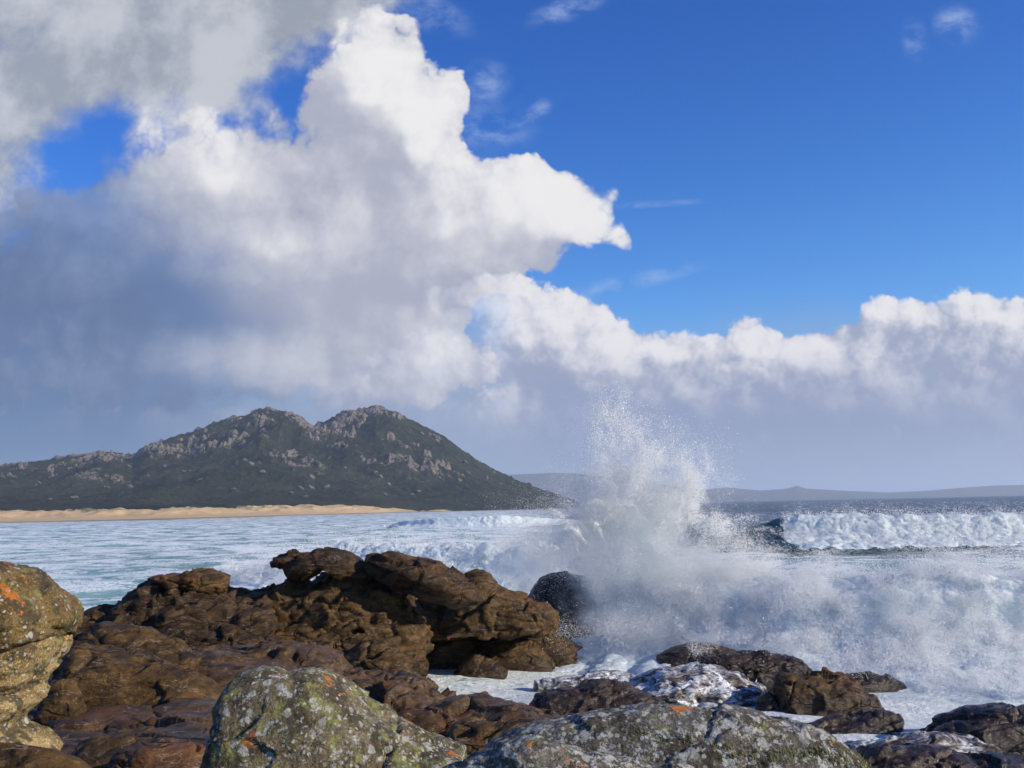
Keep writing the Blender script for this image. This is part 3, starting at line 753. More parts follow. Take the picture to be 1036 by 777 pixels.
def Pz(poly, D, tf, tb=None, p=2.6, q=1.8, lean=0.0):
    """a rounded block whose whole outline is seen (perched, overhanging)"""
    tb = tf if tb is None else tb
    pts = np.array([W(a, b, D) for a, b in poly]); c = pts.mean(axis=0)
    rings = []
    for s in np.linspace(-0.98, 0.98, 13):
        g = 0.08 + 0.92 * (1 - abs(s) ** p) ** (1 / q)
        r = c + (pts - c) * g; r[:, 1] = D + (s * tf if s < 0 else s * tb); r[:, 2] += lean * s
        rings.append(r)
    return piece_rings(rings)
def S(poly, z0, h, sx=0.0, sy=0.0):
    """a flat slab lying on a plane z = z0 + sx*(x-xc) + sy*(y-yc)"""
    a = np.array([Zp(px, py, z0) for px, py in poly]); c = a.mean(axis=0)
    pts = []
    for px, py in poly:
        d = pdir(px, py)
        t = (z0 - sx * c[0] - sy * c[1] - CAM[2] + sx * CAM[0] + sy * CAM[1]) / (d[2] - sx * d[0] - sy * d[1])
        pts.append(CAM + d * t)
    pts = np.array(pts); c = pts.mean(axis=0)
    rings = []
    for sc, dz_ in ((0.9, 0.02), (0.97, -0.02 * h), (1.0, -0.25 * h), (1.03, -h)):
        r = pts.copy(); r[:, :2] = c[:2] + (pts[:, :2] - c[:2]) * sc; r[:, 2] += dz_; rings.append(r)
    return piece_rings(rings)

N_ROCK = [0]
def rock(name, label, pieces, mat, voxel, A=0.1, L=0.8, crack=0.05, cell=(1.1, 0.8, 0.55), cat='rock', smooth=3, dip=(0.25, -0.18), group=None, rough=1.0, cw=0.06, step=0.6, hollow=0.25, lay=0.2, cs=1.7):
    N_ROCK[0] += 1; seed = N_ROCK[0] * 7.31
    bm = bmesh.new()
    for v, f in pieces:
        vs = [bm.verts.new(tuple(x)) for x in v]
        for q in f: bm.faces.new([vs[i] for i in q])
    bmesh.ops.triangulate(bm, faces=bm.faces[:]); bmesh.ops.recalc_face_normals(bm, faces=bm.faces[:])
    tm = bpy.data.meshes.new('tmp'); bm.to_mesh(tm); bm.free()
    to = bpy.data.objects.new('tmp', tm); COL.objects.link(to)
    md = to.modifiers.new('r', 'REMESH'); md.mode = 'VOXEL'; md.voxel_size = voxel; md.adaptivity = 0.0
    dg = bpy.context.evaluated_depsgraph_get(); me = bpy.data.meshes.new_from_object(to.evaluated_get(dg))
    bpy.data.objects.remove(to); bpy.data.meshes.remove(tm)
    n = len(me.vertices); co = np.empty(n * 3); me.vertices.foreach_get('co', co); co = co.reshape(n, 3)
    e = np.empty(len(me.edges) * 2, dtype=np.int32); me.edges.foreach_get('vertices', e); e = e.reshape(-1, 2)
    deg = np.bincount(e.ravel(), minlength=n).astype(float)[:, None]
    def lap(x):
        s_ = np.zeros_like(x)
        for k_ in range(x.shape[1]):
            s_[:, k_] = np.bincount(e[:, 0], x[e[:, 1], k_], n) + np.bincount(e[:, 1], x[e[:, 0], k_], n)
        return s_ / np.maximum(deg, 1)
    for _ in range(smooth): co = co * 0.4 + lap(co) * 0.6
    def normals(c):
        me.vertices.foreach_set('co', c.ravel().astype(np.float32)); me.update()
        nn = np.empty(n * 3, dtype=np.float32); me.vertex_normals.foreach_get('vector', nn); return nn.reshape(n, 3).astype(float)
    nr = normals(co)
    for _ in range(4): nr = lap(nr)
    nr /= np.maximum(np.linalg.norm(nr, axis=1), 1e-6)[:, None]
    p = co + seed
    ca, sa = math.cos(dip[0]), math.sin(dip[0]); cb, sb = math.cos(dip[1]), math.sin(dip[1])
    q = np.stack([p[:, 0] * ca + p[:, 2] * sa, p[:, 1] * cb + (p[:, 2] * ca - p[:, 0] * sa) * sb, (p[:, 2] * ca - p[:, 0] * sa) * cb - p[:, 1] * sb], axis=1)
    wob = np.stack([fbm(p / (L * 1.4) + k_, 3) for k_ in (0, 9, 19)], axis=1)
    d1, d2, cid, vc = worley((q + wob * L * 0.30) / (np.array(cell) * cs), True)
    gap = d2 - d1
    facet = np.einsum('ij,ij->i', vc, _g[(cid * 7 + 13) & 255])        # each joint block has its own tilted face
    e1, e2, eid, ve = worley((q + wob * L * 0.2) / (np.array(cell) * 0.7) + 7.7, True)
    facet2 = np.einsum('ij,ij->i', ve, _g[(eid * 5 + 3) & 255])
    big = fbm(q / np.array([L * 1.5, L * 1.5, L * 0.8]), 4)
    bq = (q[:, 2] + 0.22 * L * wob[:, 0] + 0.12 * q[:, 0]) / (L * 0.38) + 0.3 * ((cid % 5) - 2)
    li = np.floor(bq); bed = np.abs((bq - li) - 0.5) * -2 + 1       # beds of rock, each standing out by its own amount
    cm = sstep(fbm(p / (L * 1.3) + 40.0, 2), -0.25, 0.15)
    d = A * (0.55 * big + 1.25 * facet + 0.55 * facet2) + A * step * ((cid % 11) / 11.0 - 0.5) - crack * cm * (1 - sstep(gap, 0.0, cw)) - 0.10 * A * (1 - sstep(bed, 0.0, 0.14)) + A * lay * 2.0 * (((li * 7 + 3) * 0.6180339) % 1.0 - 0.5) * sstep(bed, 0.0, 0.12)
    # weathering hollows
    h1, h2, hid = worley(p / (L * 0.5))
    d -= hollow * A * (hid % 4 == 0) * sstep(0.5 - h1, 0.0, 0.4)
    co = co + nr * d[:, None]
    nr = normals(co)
    fine = fbm(q / (L * np.array([0.26, 0.26, 0.13])), 4, 0.55)
    co = co + nr * (fine * A * 0.11 * rough)[:, None]
    b = np.array([co[:, 0].mean(), co[:, 1].mean(), co[:, 2].min()])
    me.vertices.foreach_set('co', (co - b).ravel().astype(np.float32)); me.update()
    me.polygons.foreach_set('use_smooth', np.ones(len(me.polygons), dtype=bool)); me.name = name
    me.materials.clear()
    o = link(name, me, mat, loc=tuple(b)); tag(o, label, cat, group)
    return o

# ------------------------------------------------------------------ the brown outcrop at the water's edge
rock('rock_outcrop', 'dark brown humped outcrop with a blocky boulder perched on its top, bay water behind',
     [T([(84, 640), (92, 624), (105, 616), (122, 610), (140, 600), (150, 595), (165, 590), (200, 588), (232, 596), (250, 600), (270, 600), (290, 610), (315, 650)], 28.2, 3.0, 2.0)], M_DARK, 0.05, A=0.24, L=1.2, crack=0.10, lay=0.5, cs=1.15)
rock('perched_boulder', 'blocky dark boulder perched on top of the leftmost hump of the outcrop',
     [Pz([(158, 592), (152, 584), (168, 578), (182, 578), (195, 574), (212, 574), (222, 578), (231, 582), (229, 594), (222, 602), (195, 604), (172, 602)], 27.6, 0.9)], M_BROWN, 0.035, A=0.12, L=0.6, crack=0.05, cat='boulder')
rock('rock_outcrop', 'central brown outcrop crowned by an overhanging head-shaped knob of rock',
     [T([(235, 660), (262, 606), (275, 596), (292, 592), (312, 590), (328, 582), (345, 574), (362, 575), (380, 586), (398, 596), (414, 606), (424, 620), (430, 640)], 28.4, 1.8, 1.6, base=0.9)], M_BROWN, 0.05, A=0.24, L=1.2, crack=0.10, lay=0.5, cs=1.15)
rock('boulder', 'jutting knob of rock shaped like an animal head overhanging on the outcrop skyline',
     [Pz([(273, 568), (278, 562), (286, 560), (293, 556), (300, 558), (304, 564), (302, 573), (296, 577), (284, 576), (276, 575)], 27.9, 0.55),
      Pz([(286, 576), (296, 566), (303, 560), (315, 562), (322, 557), (340, 556), (352, 559), (366, 566), (382, 577), (376, 588), (350, 590), (340, 578), (326, 576), (317, 583), (306, 588), (294, 588), (288, 583)], 27.9, 0.9)], M_DARK, 0.03, A=0.09, L=0.5, crack=0.05, cat='rock')
rock('rock_block', 'long flat-topped block with a dark shaded end, tilted along the outcrop skyline',
     [Pz([(371, 565), (385, 563), (402, 562), (430, 565), (446, 568), (452, 575), (466, 581), (478, 592), (488, 608), (462, 612), (430, 602), (400, 592), (380, 584)], 27.8, 1.3)], M_DARK, 0.04, A=0.12, L=0.9, crack=0.06, cat='boulder')
rock('rock_outcrop', 'brown ridge of outcrop stepping down right to the surf beside the splash',
     [T([(440, 640), (460, 590), (472, 580), (482, 577), (490, 578), (497, 587), (508, 594), (525, 599), (541, 607), (555, 616), (563, 622), (567, 628)], 30.6, 1.4, 1.4, base=1.3, drop=0.1)], M_BROWN, 0.04, A=0.12, L=1.0, crack=0.09, lay=0.5, cs=1.15)
rock('rock_block', 'squarish brown block split by upright cracks below the long flat-topped block',
     [T([(362, 640), (366, 592), (385, 592), (420, 600), (455, 606), (470, 618), (474, 634)], 31.0, 1.2, 1.2, base=1.2, drop=0.2)], M_BROWN, 0.04, A=0.16, L=0.8, crack=0.12, cell=(1.2, 1.0, 0.9), cat='boulder')
rock('rock_ledge', 'long layered ledge of brown rock along the foot of the outcrop',
     [T([(190, 668), (205, 650), (235, 640), (270, 632), (310, 628), (350, 630), (378, 637), (396, 645), (406, 656), (412, 668)], 27.4, 1.4, 1.6, base=0.9, drop=0.3)], M_BROWN, 0.045, A=0.17, L=0.9, crack=0.10, lay=0.5, cs=1.15)
rock('boulder', 'rounded dark boulder lying at the left foot of the outcrop hump',
     [T([(150, 650), (158, 636), (175, 630), (205, 632), (235, 634), (258, 640), (268, 652)], 25.8, 0.9, 1.0)], M_DARK, 0.04, A=0.13, L=0.7, crack=0.05, cat='boulder')
rock('boulder', 'broad brown boulder under the outcrop just left of the foam inlet',
     [T([(340, 676), (348, 658), (366, 648), (390, 646), (402, 652), (410, 662), (414, 672)], 25.8, 0.9, 1.2)], M_BROWN, 0.04, A=0.11, L=0.7, crack=0.07, cat='boulder')
rock('rock_ledge', 'sloping layered ledge under the squarish cracked block at the head of the inlet',
     [T([(378, 668), (392, 652), (415, 641), (445, 638), (470, 645), (484, 656), (490, 666)], 31.8, 1.0, 1.2, base=0.05)], M_BROWN, 0.04, A=0.11, L=0.8, crack=0.08, lay=0.5, cs=1.15)
rock('boulder', 'smooth dark round boulder half hidden in the splash',
     [T([(536, 606), (539, 592), (545, 584), (556, 579), (574, 577), (590, 581), (599, 592), (603, 612)], 35.0, 1.3, 1.3, base=0.1)], M_WET, 0.05, A=0.10, L=0.9, crack=0.03, cat='boulder')

# ------------------------------------------------------------------ low rocks round the foam inlet
rock('rock', 'pointed brown rock with a white streak standing at the inlet edge',
     [T([(476, 672), (484, 660), (496, 649), (518, 643), (536, 647), (548, 656), (556, 666), (560, 672)], 31.0, 0.6, 0.8, base=0.0)], M_BROWN, 0.035, A=0.08, L=0.7, crack=0.07)
rock('rock', 'small pyramid-shaped rock in front of the foam inlet rocks',
     [T([(459, 680), (468, 670), (480, 660), (494, 663), (506, 670), (514, 677)], 29.8, 0.35, 0.5, base=0.0)], M_BROWN, 0.03, A=0.05, L=0.5, crack=0.04)
rock('rock_ledge', 'low stepped ledge at the foot of the ridge that runs down to the surf',
     [T([(430, 654), (455, 644), (490, 638), (515, 635), (545, 635), (565, 639), (578, 647), (584, 654)], 32.2, 0.8, 1.0, base=0.2)], M_BROWN, 0.04, A=0.06, L=0.7, crack=0.08, lay=0.5, cs=1.15)
rock('rock', 'flat pale-streaked rock awash between the ledge and the foam pool',
     [T([(545, 660), (556, 651), (575, 648), (592, 652), (603, 659)], 33.2, 0.7, 0.7, base=0.0)], M_WASH, 0.035, A=0.06, L=0.5, crack=0.04)
rock('rock', 'low dark wet rock directly below the splash at its left',
     [T([(588, 660), (600, 644), (612, 636), (622, 635), (638, 644), (655, 653), (668, 659)], 34.2, 0.7, 0.8, base=0.0)], M_WET, 0.035, A=0.07, L=0.6, crack=0.05)
rock('rock', 'low dark rock under the mist at the foot of the breaking wave',
     [T([(664, 664), (680, 655), (700, 649), (722, 652), (745, 659), (775, 669), (792, 676)], 30.6, 0.8, 0.8, base=0.0)], M_WET, 0.035, A=0.07, L=0.6, crack=0.05)
rock('rock', 'long dark wet rock lying behind the block in the foam',
     [T([(708, 684), (714, 668), (740, 661), (775, 659), (800, 664), (818, 676), (834, 690)], 27.6, 0.9, 0.7, base=-0.1)], M_WET, 0.035, A=0.13, L=0.6, crack=0.06)
rock('rock_block', 'angular brown block with a sunlit face standing in the foam',
     [T([(776, 716), (781, 686), (790, 680), (812, 680), (838, 681), (856, 685), (872, 697), (886, 706), (892, 716)], 24.4, 0.8, 0.8, base=-0.1, p=5, q=2.5)], M_BROWN, 0.03, A=0.12, L=0.6, crack=0.08, cell=(0.9, 0.8, 0.5), cat='boulder')
rock('rock', 'small dark rock chip beside the angular block in the foam',
     [T([(764, 712), (770, 702), (777, 698), (783, 704), (788, 714)], 24.2, 0.4, 0.4, base=-0.1)], M_WET, 0.025, A=0.06, L=0.3, crack=0.02)
rock('rock', 'narrow dark rock at the base of the breaker behind the angular block',
     [T([(846, 694), (860, 682), (880, 678), (900, 684), (914, 692), (920, 696)], 26.6, 0.5, 0.5, base=-0.1)], M_WET, 0.03, A=0.08, L=0.5, crack=0.04)
rock('rock', 'thin dark spine of rock crossing the foam in front of the angular block',
     [T([(790, 738), (802, 731), (826, 729), (850, 723), (880, 719), (902, 720), (910, 726), (912, 734)], 22.0, 0.5, 0.5, base=-0.15)], M_WET, 0.03, A=0.09, L=0.5, crack=0.05)
rock('rock', 'wet dark rock ledge rising at the right edge amid foam',
     [T([(930, 748), (950, 732), (985, 722), (1015, 716), (1050, 712), (1100, 712), (1150, 730)], 20.6, 0.9, 1.1, base=-0.1)], M_WET, 0.03, A=0.12, L=0.6, crack=0.06)
rock('rock_slab', 'foam-washed slab lying between the thin spine and the right edge ledge',
     [T([(838, 764), (860, 750), (900, 741), (950, 740), (985, 746), (1012, 758)], 19.8, 0.7, 0.6, base=-0.2)], M_WASH, 0.03, A=0.10, L=0.5, crack=0.05)
rock('rock_slab', 'brown wet slab in the bottom right corner beside the lichen rock',
     [T([(850, 790), (870, 766), (905, 754), (950, 758), (1000, 766), (1060, 772), (1120, 790)], 17.6, 1.0, 0.9, base=-0.2)], M_WET, 0.03, A=0.12, L=0.6, crack=0.06)
rock('rock', 'broad low rock streaked white by water draining off it',
     [T([(610, 712), (640, 690), (675, 678), (710, 674), (745, 680), (772, 692), (795, 708)], 25.8, 1.6, 1.2, base=-0.15)], M_WASH, 0.04, A=0.14, L=0.6, crack=0.06)
rock('rock', 'dark low rock half awash in front of the white streaked rock',
     [T([(536, 716), (552, 700), (575, 692), (610, 691), (645, 697), (672, 706), (696, 720)], 22.8, 1.0, 0.9, base=-0.1)], M_WET, 0.035, A=0.13, L=0.6, crack=0.06)
rock('rock', 'flat skerry just breaking the white foam pool',
     [T([(540, 688), (565, 681), (600, 679), (640, 683), (655, 690)], 28.2, 0.5, 0.5, base=-0.2)], M_WASH, 0.035, A=0.08, L=0.5, crack=0.03)

# ------------------------------------------------------------------ the shelf of reddish slabs
rock('rock_slab', 'wide flat reddish shelf between the left boulder and the lichen boulder',
     [S([(40, 716), (80, 704), (130, 701), (185, 703), (250, 712), (270, 800), (40, 800)], 2.42, 0.7, 0.0, -0.02)], M_RED, 0.03, A=0.14, L=1.0, crack=0.07, cell=(1.8, 1.2, 0.7))
rock('rock_slab', 'tilted brown slab with a dark shadow gap beneath, left of the shelf',
     [T([(66, 700), (72, 660), (82, 654), (105, 659), (135, 669), (170, 682), (205, 695), (214, 708)], 14.6, 0.6, 1.6, base=2.05, drop=0.1)], M_BROWN, 0.025, A=0.11, L=0.7, crack=0.05)
rock('rock_slab', 'rounded brown slab climbing leftward behind the tilted slab',
     [T([(70, 668), (84, 640), (100, 630), (125, 629), (150, 636), (178, 648), (202, 664)], 18.5, 1.2, 1.4)], M_BROWN, 0.03, A=0.14, L=0.8, crack=0.06)
rock('boulder', 'small round boulder wedged under the left edge of the tilted slab',
     [T([(48, 704), (54, 690), (64, 686), (74, 689), (82, 702)], 13.2, 0.35, 0.35)], M_BROWN, 0.018, A=0.05, L=0.3, crack=0.02, cat='boulder')
rock('rock_slab', 'low reddish plate of bare rock below the dark boulder of the outcrop',
     [T([(140, 690), (165, 668), (205, 656), (250, 654), (300, 658), (335, 668), (350, 690)], 20.0, 2.6, 2.2)], M_RED, 0.04, A=0.16, L=1.0, crack=0.08, cell=(1.6, 1.1, 0.6))
rock('rock_slab', 'broad reddish brown slab rising behind the lichen boulder toward the inlet',
     [T([(300, 716), (318, 694), (336, 682), (368, 677), (405, 680), (432, 690), (448, 704), (462, 724)], 20.5, 2.4, 1.6, base=0.8)], M_RED, 0.035, A=0.18, L=0.9, crack=0.09, cell=(1.5, 1.0, 0.6))
rock('rock_slab', 'long brown slab with an undercut crack running down to the right',
     [T([(415, 742), (432, 714), (454, 705), (488, 701), (522, 706), (548, 714), (575, 723), (605, 738)], 17.2, 1.8, 1.2, base=1.0)], M_RED, 0.03, A=0.15, L=0.8, crack=0.09, cell=(1.4, 0.9, 0.5))
rock('boulder', 'rounded brown boulder right behind the lichen boulder slope',
     [T([(378, 748), (388, 730), (410, 723), (438, 724), (456, 732), (466, 748)], 12.4, 0.6, 0.7)], M_BROWN, 0.02, A=0.08, L=0.5, crack=0.03, cat='boulder')
rock('boulder', 'dark cracked boulder between the rounded boulder and the grey lichen rock',
     [T([(452, 762), (460, 740), (482, 730), (515, 728), (545, 734), (568, 744), (590, 760)], 11.4, 0.6, 0.8)], M_BROWN, 0.02, A=0.09, L=0.5, crack=0.06, cat='boulder')
rock('rock', 'rounded brown rock bulging from the shelf at the bottom left',
     [T([(60, 800), (68, 760), (90, 748), (120, 748), (145, 760), (165, 800)], 9.6, 0.6, 0.8)], M_BROWN, 0.018, A=0.08, L=0.5, crack=0.04)
rock('rock', 'low brown rock lying left of the lichen boulder on the shelf',
     [T([(110, 800), (130, 765), (160, 752), (195, 756), (225, 775), (235, 800)], 8.8, 0.6, 0.8)], M_RED, 0.018, A=0.08, L=0.5, crack=0.05)

# ------------------------------------------------------------------ lichen-covered rocks close to the camera
rock('boulder', 'dark orange-topped boulder overhanging the hollowed tan boulder at the left edge',
     [Pz([(-129, 590), (-69, 576), (-34, 570), (-5, 570), (18, 576), (35, 590), (45, 603), (55, 617), (60, 632), (57, 646), (41, 655), (5, 664), (-59, 680), (-129, 680)], 5.4, 0.42, 0.5, p=3.5, q=2.2)],
     M_LICHEN_T, 0.009, A=0.042, L=0.30, crack=0.010, cat='boulder', cell=(0.5, 0.5, 0.35), rough=1.6)
rock('weathered_boulder', 'tan boulder at the left edge hollowed into nose-like bulges by weathering',
     [Pz([(-129, 650), (-39, 655), (25, 646), (53, 638), (59, 650), (55, 667), (43, 684), (29, 696), (17, 688), (-5, 674), (-69, 690), (-129, 700)], 5.45, 0.36, 0.45, p=3.5, q=2.2),
      Pz([(-129, 680), (-39, 668), (-9, 667), (5, 672), (13, 684), (21, 696), (36, 706), (33, 716), (23, 728), (-7, 737), (-129, 745)], 5.4, 0.36, 0.4, p=3.5, q=2.2),
      Pz([(-129, 725), (-39, 730), (13, 729), (29, 735), (41, 747), (49, 764), (43, 800), (36, 1000), (-129, 1000)], 5.4, 0.42, 0.45, p=3.5, q=2.2)],
     M_LICHEN_L, 0.009, A=0.036, L=0.28, crack=0.008, cat='boulder', cell=(0.5, 0.5, 0.35), rough=1.6)
rock('boulder', 'low brownish boulder tucked against the base of the tall tan boulder',
     [T([(-60, 800), (-20, 752), (15, 748), (50, 756), (80, 770), (105, 800)], 4.6, 0.3, 0.35, drop=0.3)], M_BROWN, 0.010, A=0.025, L=0.25, crack=0.01, cat='boulder')
rock('lichen_boulder', 'wedge-shaped boulder crusted with green, white and orange lichen at the bottom',
     [T([(212, 800), (216, 760), (222, 728), (230, 700), (240, 688), (262, 682), (290, 679), (318, 677), (334, 683), (348, 693), (362, 704), (382, 717), (405, 732), (432, 746), (470, 760), (490, 800)], 4.9, 0.55, 0.6, p=3.2, q=2.0, drop=0.3)],
     M_LICHEN_M, 0.010, A=0.040, L=0.32, crack=0.010, cat='boulder', cell=(0.5, 0.5, 0.35), rough=1.6)
rock('lichen_rock', 'broad grey lichen-crusted rock with orange patches and grass in its crack',
     [T([(400, 810), (450, 772), (490, 756), (530, 746), (570, 748), (610, 756), (660, 768), (700, 785), (730, 810)], 3.5, 0.35, 0.35, drop=0.3),
      T([(440, 800), (500, 752), (545, 738), (590, 726), (640, 720), (690, 716), (735, 719), (780, 728), (815, 738), (845, 750), (872, 768), (890, 800), (900, 850)], 4.1, 0.45, 0.6, drop=0.4)],
     M_LICHEN_R, 0.009, A=0.026, L=0.22, crack=0.007, cat='rock', cell=(0.5, 0.5, 0.3), rough=1.6)

# ================================================================== BREAKING WAVES AND SPRAY
def curve_pts(ctrl, n):
    """smooth curve through control points (x, y, height), evenly spaced"""
    c = np.array(ctrl, float)
    k = np.concatenate([[0], np.cumsum(np.hypot(np.diff(c[:, 0]), np.diff(c[:, 1])))])
    s = np.linspace(0, k[-1], n)
    o = np.stack([np.interp(s, k, c[:, j]) for j in range(c.shape[1])], axis=1)
    w_ = max(3, n // 24)
    ker = np.hanning(2 * w_ + 1); ker /= ker.sum()
    for j in range(o.shape[1]):
        o[:, j] = np.convolve(np.pad(o[:, j], w_, mode='edge'), ker, mode='valid')
    return o, s
# cross-section of a broken wave: distance towards the shore and height, both in wave heights
PROF = np.array([(-4.2, -0.10), (-2.8, 0.10), (-1.6, 0.45), (-0.8, 0.80), (-0.3, 0.97), (0.0, 1.0), (0.22, 0.95), (0.36, 0.82), (0.42, 0.66), (0.50, 0.46), (0.66, 0.28), (0.95, 0.14), (1.4, 0.03), (1.9, -0.12)])
def wave_strip(ctrl, ns, nt, lump, rough, seed, stretch=1.0, front_only=True):
    cv, s = curve_pts(ctrl, ns)
    tx = np.gradient(cv[:, 0]); ty = np.gradient(cv[:, 1]); ln = np.hypot(tx, ty)
    nx, ny = ty / ln, -tx / ln                       # towards the shore
    kk = np.concatenate([[0], np.cumsum(np.hypot(np.diff(PROF[:, 0]), np.diff(PROF[:, 1])))])
    # more rows on the broken face than on the back
    tq = np.concatenate([np.linspace(0, kk[4], nt // 4, endpoint=False), np.linspace(kk[4], kk[-1], nt - nt // 4)])
    a = np.interp(tq, kk, PROF[:, 0]); b = np.interp(tq, kk, PROF[:, 1])
    A_, S_ = np.meshgrid(np.arange(nt), np.arange(ns), indexing='ij')
    hh = cv[S_, 2] * (1 + 0.10 * pnoise(np.stack([cv[:, 0] / 2.2, cv[:, 1] / 2.2, np.full(ns, seed)], axis=1))[S_])
    off = a[A_] * hh * np.where(a[A_] > 0, stretch, 1.0)
    x = cv[S_, 0] + nx[S_] * off; y = cv[S_, 1] + ny[S_] * off; z = b[A_] * hh
    p = np.stack([x.ravel(), y.ravel(), z.ravel()], axis=1)
    nv = np.stack([np.gradient(p.reshape(nt, ns, 3), axis=0)], axis=0)[0]; sv = np.gradient(p.reshape(nt, ns, 3), axis=1)
    nr = np.cross(sv.reshape(-1, 3), nv.reshape(-1, 3)); nr /= np.maximum(np.linalg.norm(nr, axis=1), 1e-9)[:, None]
    if nr[:, 2].mean() < 0: nr = -nr
    face = sstep(a[A_], -0.9, 0.1).ravel(); hf = hh.ravel()
    q = p + seed * 3.1
    ends = (sstep(S_ / ns, 0.0, 0.05) * (1 - sstep(S_ / ns, 0.95, 1.0))).ravel()
    d = (billow(q / (lump * np.array([1.0, 1.0, 0.85])), 5, 0.45) * rough + 0.3 * rough * fbm(q / (lump * 2.6), 3)) * (0.10 + 0.90 * face) * np.minimum(hf, 3.0)
    p = p + nr * d[:, None]
    p[:, 2] = p[:, 2] * (0.15 + 0.85 * ends) - (1 - ends) * 0.4
    foam = (0.10 + 0.78 * face) + 0.25 * pnoise(q / (lump * 1.5))
    return p, nr, foam, hf, face, grid_faces(nt, ns)

def wave_object(name, label, ctrl, mat, ns, nt, lump, rough, seed, stretch=1.0, breaks_from=None):
    p, nr, foam, hf, face, f = wave_strip(ctrl, ns, nt, lump, rough, seed, stretch)
    if breaks_from is not None:                   # the unbroken shoulder of the wave is clear water
        br = sstep(p[:, 0] + 0.8 * pnoise(p / 1.5), breaks_from - 1.2, breaks_from + 1.0); foam = foam * br - (1 - br) * 0.5; face = face * br
    b = np.array([p[:, 0].mean(), p[:, 1].mean(), 0.0])
    me = mesh_np(name, p - b, f); attr(me, 'foam', foam)
    o = link(name, me, mat, loc=tuple(b)); tag(o, label, 'wave')
    return o, p, nr, face, b

_pr = np.random.RandomState(5)
_TV = np.array([(1, 1, 1), (1, -1, -1), (-1, 1, -1), (-1, -1, 1)], float) / math.sqrt(3)
_TF = np.array([(0, 1, 2), (0, 3, 1), (0, 2, 3), (1, 3, 2)])
def droplets(name, pts, sizes, parent, base):
    """a cloud of tiny four-sided drops in one mesh"""
    n = len(pts)
    q = _pr.normal(size=(n, 4)); q /= np.linalg.norm(q, axis=1)[:, None]
    w_, x, y, z = q.T
    M = np.stack([np.stack([1 - 2 * (y * y + z * z), 2 * (x * y - z * w_), 2 * (x * z + y * w_)], 1),
                  np.stack([2 * (x * y + z * w_), 1 - 2 * (x * x + z * z), 2 * (y * z - x * w_)], 1),
                  np.stack([2 * (x * z - y * w_), 2 * (y * z + x * w_), 1 - 2 * (x * x + y * y)], 1)], 1)
    v = np.einsum('nij,kj->nki', M, _TV) * np.asarray(sizes)[:, None, None] + (np.asarray(pts) - base)[:, None, :]
    f = (_TF[None] + 4 * np.arange(n)[:, None, None]).reshape(-1, 3)
    me = mesh_np(name, v.reshape(-1, 3), f, smooth=False)
    o = link(name, me, M_DROP, parent=parent); tag(o, kind='stuff')
    return o

# ------------------------------------------------------------------ the three lines of surf
near_w, nwp, nwn, nwf, nwb = wave_object('breaking_wave', 'tall white breaker collapsing on the rocks at the right, closest to the camera',
    [(-5.0, 42.0, .5), (-2.6, 40.0, 1.0), (0.5, 38.0, 1.6), (3.5, 35.6, 2.3), (6.5, 33.2, 2.5), (9.0, 31.6, 2.55), (12.0, 30.6, 2.65), (15.0, 30.0, 2.7), (19.0, 29.6, 2.7), (26.0, 29.4, 2.3), (32.0, 30.0, 0.7)], M_SURF, 900, 240, 1.7, 0.050, 1.0, 1.25)
far_w, fwp, fwn, fwf, fwb = wave_object('breaking_wave', 'long white roller with a dark unbroken shoulder rolling in beyond the splash at the right',
    [(18.0, 118.0, .4), (24, 116.5, 0.9), (28, 115.5, 1.9), (31, 115, 3.1), (34, 114.0, 3.3), (42, 112.5, 3.1), (52, 111.5, 2.8), (64, 111.0, 3.1), (78, 111.0, 2.8), (96, 112.0, 2.4), (120, 114.0, 0.8)], M_SURF_FAR, 1000, 150, 2.2, 0.075, 2.0, 1.0, 30.5)
left_w, lwp, lwn, lwf, lwb = wave_object('breaking_wave', 'spent white roller crossing the bay behind the brown outcrop',
    [(-22.0, 73.0, .4), (-17.0, 71.0, 1.3), (-13.0, 69.5, 2.4), (-9.0, 67.5, 2.7), (-5.0, 65.8, 2.5), (-1.0, 64.0, 2.5), (3.0, 62.5, 2.3), (8.0, 61.0, 1.3), (12, 60, .5)], M_SURF_FAR, 800, 150, 1.7, 0.08, 3.0, 1.2)
wave_object('breaking_wave', 'small distant breaker with a dark face near the foot of the mountain',
    [(-34, 262, .5), (-28, 256, 1.6), (-20, 252, 2.2), (-12, 250, 2.2), (-4, 249, 2.6), (4, 250, 2.0), (12, 252, 1.2), (22, 256, .5)], M_SURF_FAR, 500, 90, 2.2, 0.06, 4.0)

def clear_of_rocks(q, sz):
    keep = np.ones(len(q), bool)
    for o_ in list(COL.objects):
        if o_.type == 'MESH' and o_.data.materials and o_.data.materials[0] in (M_WET, M_WASH):
            bb = np.array([list(o_.location + Vector(c_)) for c_ in o_.bound_box]); lo, hi = bb.min(axis=0), bb.max(axis=0)
            c_ = (lo + hi) / 2; e_ = ((q[:, 0] - c_[0]) / (0.58 * (hi[0] - lo[0]))) ** 2 + (np.maximum(q[:, 2], 0) / (hi[2] * 1.08)) ** 2
            keep &= ~((e_ < 0.75 + 0.35 * _pr.rand(len(q))) & (q[:, 1] < hi[1]) & (q[:, 1] > lo[1] - 2.5))
    return q[keep], sz[keep]
